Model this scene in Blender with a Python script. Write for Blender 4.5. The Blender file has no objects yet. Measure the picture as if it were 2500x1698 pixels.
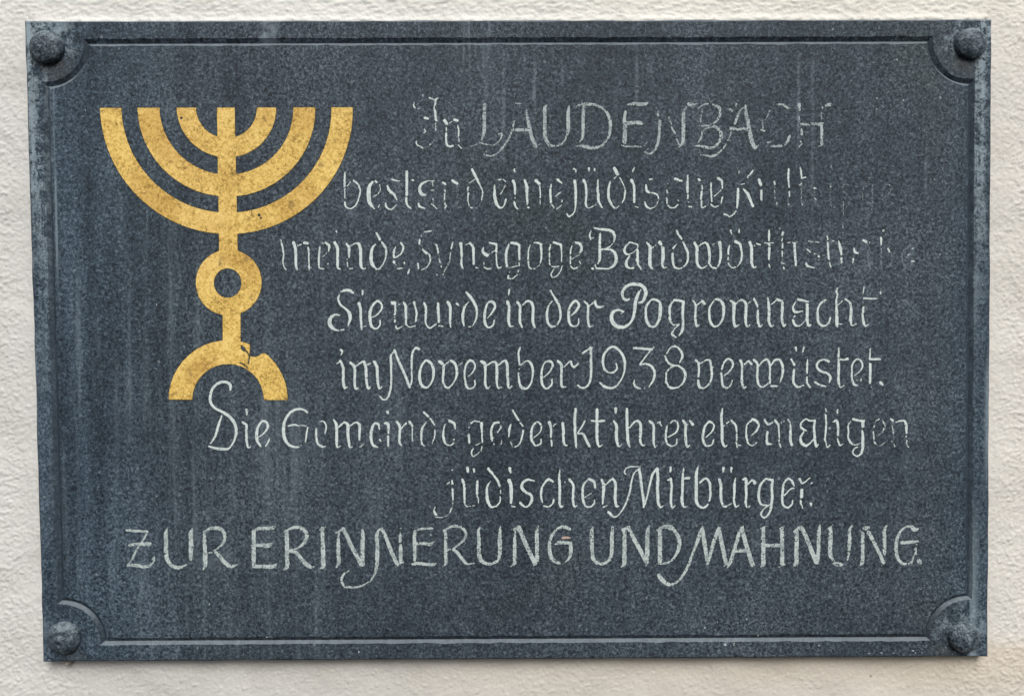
import bpy, bmesh, math, random
import numpy as np
from mathutils import Vector, geometry
R_ = math.radians
scene = bpy.context.scene
COL = scene.collection

# ---------------------------------------------------------------- camera, sky, sun, exposure
T = 0.009                                       # the slab's front stands this far off the wall
cam_d = bpy.data.cameras.new("Camera")
cam = bpy.data.objects.new("Camera", cam_d); COL.objects.link(cam)
cam_d.sensor_width = 36; cam_d.lens = 30; cam_d.clip_start = .01; cam_d.clip_end = 200
cam.location = (-0.00318, -0.53532 - T, 0.2147)
cam.rotation_euler = (1.53881, 0.00593, -0.00477)
scene.camera = cam

SUN_EL, SUN_AZ = 45, 10                         # overcast: a broad bright patch high in front, a little to the right
world = bpy.data.worlds.new("World"); scene.world = world; world.use_nodes = True
wn = world.node_tree
sky = wn.nodes.new("ShaderNodeTexSky"); sky.sky_type = 'NISHITA'; sky.sun_disc = False
sky.sun_elevation = R_(SUN_EL); sky.sun_rotation = R_(180 - SUN_AZ)
sky.air_density = 1.0; sky.dust_density = 6.0; sky.ozone_density = 1.0
cloud = wn.nodes.new("ShaderNodeHueSaturation"); cloud.inputs["Saturation"].default_value = .30
bg = wn.nodes["Background"]; bg.inputs["Strength"].default_value = .06
wn.links.new(sky.outputs[0], cloud.inputs["Color"]); wn.links.new(cloud.outputs[0], bg.inputs["Color"])
sun_d = bpy.data.lights.new("Sun", 'SUN'); sun_d.energy = 1.5; sun_d.angle = R_(36); sun_d.color = (1, .975, .93)
sun = bpy.data.objects.new("Sun", sun_d); COL.objects.link(sun)
d = Vector((math.sin(R_(SUN_AZ)) * math.cos(R_(SUN_EL)), -math.cos(R_(SUN_AZ)) * math.cos(R_(SUN_EL)), math.sin(R_(SUN_EL))))
sun.rotation_euler = d.to_track_quat('Z', 'Y').to_euler(); sun.location = d * 3
vs = scene.view_settings
vs.view_transform = 'Standard'; vs.look = 'None'; vs.gamma = 1; vs.use_curve_mapping = False; vs.exposure = .49

# ---------------------------------------------------------------- drawing sheet -> slab face
# The inscription was traced on a 2500 x 1698 sheet; this puts a sheet point on the slab's front plane.
_cm = np.array(cam.rotation_euler.to_matrix()); _cl = np.array(cam.location); _F = cam_d.lens / 36 * 2500
def to_slab(u, v, y=-T):
    u = np.asarray(u, float); v = np.asarray(v, float)
    ray = np.stack([(u - 1250) / _F, -(v - 849) / _F, -np.ones_like(u)], -1) @ _cm.T
    t = (y - _cl[1]) / ray[..., 1]
    p = _cl + ray * t[..., None]
    return p[..., 0], p[..., 2]
def S1(u, v):
    x, z = to_slab([u], [v]); return float(x[0]), float(z[0])

# ---------------------------------------------------------------- helpers
def vnoise(shape, cell, seed):
    """smooth band-limited noise spread evenly over 0..1; cell = feature size in samples (or rows, cols)"""
    cy, cx = cell if isinstance(cell, tuple) else (cell, cell)
    w = np.random.RandomState(seed).randn(*shape)
    fy = np.fft.fftfreq(shape[0])[:, None] * cy; fx = np.fft.rfftfreq(shape[1])[None] * cx
    k2 = fy * fy + fx * fx
    f = np.fft.irfft2(np.fft.rfft2(w) * np.exp(-1.3 * k2) * np.sqrt(k2 + .02), shape)
    f /= f.std()
    return .5 * (1 + np.tanh(.7979 * f * (1 + .0447 * f * f)))
def sstep(a, b, x):
    t = np.clip((x - a) / (b - a), 0, 1); return t * t * (3 - 2 * t)
def link(name, me, mat, parent=None, label=None, smooth=False):
    o = bpy.data.objects.new(name, me); COL.objects.link(o)
    me.materials.append(mat)
    if smooth:
        me.polygons.foreach_set("use_smooth", [True] * len(me.polygons))
    if parent: o.parent = parent
    if label: o["label"] = label
    return o
def mesh_from(verts, faces):
    me = bpy.data.meshes.new("mesh"); me.from_pydata([tuple(v) for v in verts], [], [tuple(f) for f in faces]); me.update(); return me

# node graphs in short form
class G:
    def __init__(s, name):
        s.mat = bpy.data.materials.new(name); s.mat.use_nodes = True
        s.t = s.mat.node_tree; s.b = s.t.nodes["Principled BSDF"]
        s.co = s.n("ShaderNodeTexCoord").outputs["Object"]
        sp = s.n("ShaderNodeSeparateXYZ"); s.l(s.co, sp.inputs[0]); s.x, s.y, s.z = sp.outputs
    def n(s, k): return s.t.nodes.new(k)
    def l(s, a, b):
        if isinstance(a, (int, float)): b.default_value = a
        elif isinstance(a, tuple): b.default_value = a if len(a) == 4 or len(b.default_value) == 3 else (*a, 1)
        else: s.t.links.new(a, b)
    def m(s, op, a, b=0., c=None, clamp=False):
        n = s.n("ShaderNodeMath"); n.operation = op; n.use_clamp = clamp
        s.l(a, n.inputs[0]); s.l(b, n.inputs[1])
        if c is not None: s.l(c, n.inputs[2])
        return n.outputs[0]
    def scale(s, sx, sy, sz, off=(0, 0, 0)):
        n = s.n("ShaderNodeMapping"); s.l(s.co, n.inputs[0])
        n.inputs["Scale"].default_value = (sx, sy, sz); n.inputs["Location"].default_value = off
        return n.outputs[0]
    def noise(s, scale, detail=2, rough=.5, dist=0., vec=None):
        n = s.n("ShaderNodeTexNoise"); s.l(vec or s.co, n.inputs["Vector"])
        for k, v in (("Scale", scale), ("Detail", detail), ("Roughness", rough), ("Distortion", dist)): n.inputs[k].default_value = v
        return n.outputs["Fac"]
    def vor(s, scale, vec=None):
        n = s.n("ShaderNodeTexVoronoi"); s.l(vec or s.co, n.inputs["Vector"]); n.inputs["Scale"].default_value = scale
        return n.outputs["Distance"], n.outputs["Color"]
    def ss(s, a, b, v):                       # smooth 0..1 between a and b
        n = s.n("ShaderNodeMapRange"); n.interpolation_type = 'SMOOTHSTEP'; s.l(v, n.inputs["Value"])
        n.inputs["From Min"].default_value = min(a, b); n.inputs["From Max"].default_value = max(a, b)
        if a > b: n.inputs["To Min"].default_value = 1; n.inputs["To Max"].default_value = 0
        return n.outputs["Result"]
    def mix(s, f, a, b, mode='MIX'):
        n = s.n("ShaderNodeMix"); n.data_type = 'RGBA'; n.blend_type = mode
        s.l(f, n.inputs[0]); s.l(a, n.inputs[6]); s.l(b, n.inputs[7]); return n.outputs[2]
    def ramp(s, v, stops):
        n = s.n("ShaderNodeValToRGB"); s.l(v, n.inputs[0]); e = n.color_ramp.elements
        while len(e) < len(stops): e.new(.5)
        for k, (p, c) in enumerate(stops): e[k].position = p; e[k].color = (*c, 1)
        return n.outputs[0]
    def mul(s, *a):
        r = a[0]
        for k in a[1:]: r = s.m('MULTIPLY', r, k)
        return r
    def radial(s, px, pz, r0, r1, sx=1., sz=1.):
        dx = s.m('MULTIPLY', s.m('SUBTRACT', s.x, px), sx); dz = s.m('MULTIPLY', s.m('SUBTRACT', s.z, pz), sz)
        return s.ss(r1, r0, s.m('SQRT', s.m('ADD', s.m('MULTIPLY', dx, dx), s.m('MULTIPLY', dz, dz))))
    def done(s, col, rough=.7, bump=None, strength=.5, dist=.001, spec=.3):
        s.l(col, s.b.inputs["Base Color"]); s.l(rough, s.b.inputs["Roughness"]); s.b.inputs["Specular IOR Level"].default_value = spec
        if bump is not None:
            n = s.n("ShaderNodeBump"); n.inputs["Strength"].default_value = strength; n.inputs["Distance"].default_value = dist
            s.l(bump, n.inputs["Height"]); s.t.links.new(n.outputs[0], s.b.inputs["Normal"])
        return s.mat

# bolt and groove positions on the slab (x, z)
BOLT = [S1(117, 118), S1(2367, 108), S1(158.5, 1554.5), S1(2351, 1552.5)]
GROOVE = [S1(109, 104), S1(2371.5, 97.5), S1(2364.5, 1554), S1(152, 1565)]
SLAB = [S1(59.5, 51.3), S1(2422, 47), S1(2412, 1602), S1(105.5, 1614.2)]

# ---------------------------------------------------------------- materials
def slab_material():
    g = G("weathered_slate_blue_stone")
    fine = g.noise(560, 3, .66, .8)
    mid = g.noise(150, 3, .6, .3)
    blot = g.noise(11, 4, .55)
    broad = g.noise(4.5, 2, .5, 0, g.scale(1.6, 1, .7, (3, 0, 1)))
    streak = g.noise(1, 4, .6, .25, g.scale(75, 1, 4.2))
    streak2 = g.noise(1, 3, .6, .2, g.scale(190, 1, 9, (5, 0, 2)))
    left = g.ss(-.10, -.27, g.x)
    v = g.m('ADD', g.m('MULTIPLY', g.m('SUBTRACT', fine, .5), g.m('MULTIPLY_ADD', blot, 1.7, 1.05)), .5)
    v = g.m('ADD', v, g.m('MULTIPLY', g.m('SUBTRACT', mid, .5), .30))
    v = g.m('ADD', v, g.m('MULTIPLY', g.m('SUBTRACT', blot, .5), .28))
    v = g.m('ADD', v, g.m('MULTIPLY', g.m('SUBTRACT', streak, .5), g.m('MULTIPLY_ADD', left, .42, .22)))
    v = g.m('ADD', v, g.m('MULTIPLY', g.m('SUBTRACT', broad, .5), .3))
    col = g.ramp(v, [(.20, (.009, .014, .021)), (.45, (.032, .047, .062)), (.60, (.056, .078, .100)), (.86, (.135, .170, .202))])
    # bluer towards both ends, a little olive in the middle
    edge = g.m('ADD', g.mul(g.ss(-.17, -.295, g.x), .85), g.mul(g.ss(.262, .296, g.x), .8), clamp=True)
    col = g.mix(edge, col, g.mix(1., col, (.88, 1.01, 1.13), 'MULTIPLY'))
    ol = g.mul(g.ss(.52, .7, g.noise(9, 3, .6, 0, g.scale(1, 1, 1, (7, 0, 0)))), g.ss(-.12, .02, g.x), .55)
    col = g.mix(ol, col, g.mix(1., col, (1.02, 1.0, .86), 'MULTIPLY'))
    # lime bloom: right rim, left rim, corners, one spill over the top edge
    chalk = (.27, .34, .39)
    top = g.ss(.10, .36, g.z)
    r = g.mul(g.ss(.2882, .2895, g.x), g.ss(.3005, .2945, g.x), g.ss(.44, .62, g.m('ADD', g.m('MULTIPLY', fine, .35), g.m('ADD', g.m('MULTIPLY', mid, .35), g.m('MULTIPLY', streak2, .35)))), g.m('MULTIPLY_ADD', g.ss(.17, .36, g.z), 1.05, .06))
    rb = g.mul(g.ss(.2885, .290, g.x), g.ss(.296, .291, g.x), g.ss(.12, .03, g.z), .5)
    re = g.mul(g.ss(.296, .2995, g.x), g.ss(.10, .14, g.z), g.ss(.20, .17, g.z), .55)
    l = g.mul(g.ss(-.285, -.290, g.x), g.ss(.46, .62, g.m('ADD', g.m('MULTIPLY', fine, .3), g.m('ADD', g.m('MULTIPLY', mid, .35), g.m('MULTIPLY', streak2, .4)))), g.m('MULTIPLY_ADD', g.ss(.14, .33, g.z), .85, .06))
    line = g.m('ABSOLUTE', g.m('SUBTRACT', g.x, -.2842))
    ll = g.mul(g.ss(.0011, .0003, line), g.ss(.18, .26, g.z), g.ss(.375, .35, g.z), g.ss(.42, .6, streak2), .5)
    cor = 0
    for (bx, bz), k in zip(BOLT, (.9, .75, .15, .6)):
        cor = g.m('ADD', cor, g.mul(g.radial(bx, bz + .004, .008, .024), g.ss(.47, .66, g.m('MULTIPLY_ADD', fine, .3, g.m('MULTIPLY', mid, .75))), k))
    sx, sz = S1(655, 72)
    spill = g.mul(g.radial(sx, sz, .003, .0085, 1, .62), g.ss(.3, .62, mid), .6)
    run = g.mul(g.ss(.50, .70, g.m('ADD', g.m('MULTIPLY', streak2, .35), g.m('MULTIPLY', g.noise(1, 4, .62, .3, g.scale(105, 1, 5, (21, 0, 3))), .65))), g.ss(.02, -.16, g.x), g.ss(.35, .2, g.z), g.m('MULTIPLY_ADD', blot, .34, .08))
    run2 = g.mul(g.ss(.63, .78, g.noise(1, 4, .6, .2, g.scale(95, 1, 3.4, (11, 0, 4)))), g.ss(.20, .36, g.z), .55)
    runs = 0
    wob = g.m('MULTIPLY', g.m('SUBTRACT', g.noise(28, 3, .6), .5), .0022)
    for u, v0, v1, k in ((1304, 106, 330, .36), (1372, 106, 240, .2), (1555, 106, 300, .3), (1590, 106, 215, .22), (1950, 106, 420, .28), (1985, 106, 620, .2), (480, 560, 980, .25), (1228, 106, 460, .22), (2262, 330, 500, .3)):
        lx, z0 = S1(u, v0); _, z1 = S1(u, v1)
        dx = g.m('ABSOLUTE', g.m('ADD', g.m('SUBTRACT', g.x, lx), wob))
        runs = g.m('ADD', runs, g.mul(g.ss(.0017, .0002, dx), g.ss(z1, (z0 + z1) / 2, g.z), g.ss(z0 + .001, z0 - .02, g.z), g.ss(.30, .66, g.m('ADD', g.m('MULTIPLY', mid, .5), g.m('MULTIPLY', fine, .5))), k, 1.3))
    hx, hz = S1(530, 1372)
    runs = g.m('ADD', runs, g.mul(g.radial(hx, hz, .002, .02, 1, 2.2), g.ss(.3, .6, blot), .16))
    bloom = g.m('ADD', r, runs, clamp=True)
    for k in (rb, re, l, ll, cor, spill, run, run2): bloom = g.m('ADD', bloom, k, clamp=True)
    col = g.mix(bloom, col, chalk)
    # light crumbs
    dd, cc = g.vor(95)
    cr = g.n("ShaderNodeSeparateColor"); g.l(cc, cr.inputs[0])
    crumb = g.mul(g.ss(.11, .05, dd), g.ss(.86, .90, cr.outputs[0]), g.m('MULTIPLY_ADD', g.ss(.12, .28, g.x), .5, .32))
    col = g.mix(crumb, col, (.42, .48, .50))
    # rusty run-off below the bolts
    rust = 0
    for (bx, bz), ox, k in zip(BOLT, (.005, -.003, .006, -.012), (.95, .85, .35, .55)):
        rust = g.m('ADD', rust, g.mul(g.radial(bx + ox, bz - .011, .003, .014), g.ss(.3, .6, mid), k))
    rust = g.m('MINIMUM', rust, 1.)
    col = g.mix(g.m('MULTIPLY', rust, .7), col, (.050, .046, .040))
    # paler tone on faces that look up (groove ledges, top edge)
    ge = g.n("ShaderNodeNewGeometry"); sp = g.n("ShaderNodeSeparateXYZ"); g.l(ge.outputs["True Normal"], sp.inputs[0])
    up_pale = g.mul(g.ss(.25, .6, sp.outputs[2]), g.m('MULTIPLY_ADD', mid, .7, .25))
    col = g.mix(up_pale, col, (.205, .245, .275))
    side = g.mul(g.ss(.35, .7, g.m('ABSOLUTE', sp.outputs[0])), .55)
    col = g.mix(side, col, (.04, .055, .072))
    h = g.m('ADD', fine, g.m('MULTIPLY', mid, .8))
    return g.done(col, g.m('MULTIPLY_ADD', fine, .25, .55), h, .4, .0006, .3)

def bolt_material():
    g = G("pitted_blue_black_bronze")
    a = g.noise(420, 4, .7, 1.2); b = g.noise(190, 3, .65, .5)
    v = g.m('ADD', g.m('MULTIPLY', a, .7), g.m('MULTIPLY', b, .4))
    col = g.ramp(v, [(.40, (.008, .014, .020)), (.51, (.034, .050, .066)), (.59, (.075, .102, .126)), (.70, (.21, .26, .295))])
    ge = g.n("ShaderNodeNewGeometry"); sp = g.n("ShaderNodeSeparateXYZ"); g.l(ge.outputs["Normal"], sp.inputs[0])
    col = g.mix(g.mul(g.ss(.05, .75, sp.outputs[2]), g.ss(.42, .62, v), .75), col, (.22, .275, .31))     # paler mottling on faces that look up
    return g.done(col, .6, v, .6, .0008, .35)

def paint_material(name, c0, c1, rough=.65):
    g = G(name)
    n = g.m('ADD', g.m('MULTIPLY', g.noise(520, 3, .65, .5), .65), g.m('MULTIPLY', g.noise(95, 3, .6), .35))
    return g.done(g.mix(g.ss(.38, .56, n), c0, c1), rough, n, .3, .0003, .3)

def gold_material():
    g = G("matt_gold_leaf")
    f = g.noise(520, 3, .68, .9); m_ = g.noise(70, 4, .6); b = g.noise(9, 3, .5)
    v = g.m('ADD', g.m('MULTIPLY', f, .75), g.m('MULTIPLY', m_, .30))
    col = g.ramp(v, [(.35, (.24, .14, .030)), (.45, (.56, .365, .085)), (.54, (.78, .535, .148)), (.66, (.90, .67, .23))])
    pale = g.ss(.48, .68, b)
    col = g.mix(g.m('MULTIPLY', pale, .45), col, g.mix(1., col, (.98, .94, 1.12), 'MULTIPLY'))
    col = g.mix(g.mul(g.ss(.50, .64, g.noise(30, 4, .62, .3)), .8), col, g.mix(1., col, (.80, .73, .64), 'MULTIPLY'))
    wear = g.mul(g.ss(.59, .69, g.noise(120, 4, .65, .4)), .75)
    col = g.mix(wear, col, (.30, .185, .06))
    spot = g.mul(g.ss(.665, .72, g.noise(165, 4, .7, .6, g.scale(1, 1, 1, (2, 0, 9)))), .85)
    col = g.mix(spot, col, (.20, .12, .04))
    return g.done(col, .62, v, .45, .0005, .35)

def wall_material():
    g = G("painted_roughcast")
    a = g.noise(380, 4, .65); b = g.noise(26, 4, .6); c = g.noise(5, 3, .5)
    col = g.mix(g.ss(.35, .65, b), (.640, .636, .618), (.685, .683, .669))
    col = g.mix(g.mul(g.ss(-.2, .32, g.x), .8), col, g.mix(1., col, (1.075, 1.04, .99), 'MULTIPLY'))
    col = g.mix(g.mul(g.ss(.36, .43, g.m('MULTIPLY_ADD', g.m('SUBTRACT', c, .5), .08, g.z)), g.ss(.48, .28, g.m('ABSOLUTE', g.x))), col, g.mix(1., col, (1.14, 1.14, 1.12), 'MULTIPLY'))    # wall above the slab catches more light, painted in as paler colour
    col = g.mix(g.mul(g.ss(.004, -.003, g.z), g.ss(-.12, -.05, g.z), g.ss(.33, .27, g.m('ABSOLUTE', g.x)), .85), col, g.mix(1., col, (.91, .905, .895), 'MULTIPLY'))   # greyer strip below it; part of the slab's shade is put into the colour
    # ochre stain along the slab's lower edge, with some of its shade painted in
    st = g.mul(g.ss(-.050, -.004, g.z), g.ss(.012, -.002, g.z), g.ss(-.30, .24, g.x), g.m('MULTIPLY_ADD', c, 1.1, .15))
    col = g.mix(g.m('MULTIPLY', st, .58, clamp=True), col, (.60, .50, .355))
    dd, cc = g.vor(130); cr = g.n("ShaderNodeSeparateColor"); g.l(cc, cr.inputs[0])
    dirt = g.mul(g.ss(.20, .08, dd), g.ss(.955, .965, cr.outputs[0]), g.ss(.02, -.01, g.z))
    col = g.mix(g.m('MULTIPLY', dirt, .8), col, (.22, .17, .11))
    return g.done(col, .85, g.m('ADD', a, g.m('MULTIPLY', g.noise(230, 2, .5), 1.3)), .5, .0009, .2)

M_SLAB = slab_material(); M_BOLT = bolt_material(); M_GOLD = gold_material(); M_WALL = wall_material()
M_PAINT = paint_material("chalky_white_paint", (.49, .575, .58), (.65, .73, .725))
M_WORN = paint_material("rubbed_white_paint", (.27, .335, .345), (.52, .595, .59))
M_THIN = paint_material("nearly_rubbed_off_paint", (.24, .295, .315), (.44, .51, .52))
M_GHOST = paint_material("last_trace_of_paint", (.085, .11, .13), (.18, .22, .245))
M_PINK = paint_material("pinkish_chip", (.50, .36, .31), (.56, .42, .37))
M_RIM = paint_material("dark_size_line", (.030, .026, .018), (.055, .046, .030), .8)
M_MORTAR = paint_material("buff_mortar", (.30, .275, .225), (.40, .37, .31), .9)
# ---------------------------------------------------------------- lettering
# Brush strokes of the painted inscription as they survive on the slab.
# "w x,y x,y/w2 ..." : brush width, then points; "@k" picks the drawing sheet.
SHEET = dict(A=(1000, 200), B=(1500, 200), C=(800, 380), D=(1350, 380), E=(1750, 380), F=(650, 530),
             G=(1150, 530), H=(1700, 530), I=(780, 670), J=(1330, 670), K=(1750, 670), L=(800, 820),
             M=(1300, 820), N=(1650, 820), O=(480, 910), P=(1000, 950), Q=(1450, 950), R=(1750, 950),
             S=(1030, 1100), T=(1450, 1100), U=(280, 1250), V=(800, 1250), W=(1300, 1250), X=(1750, 1250))
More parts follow.
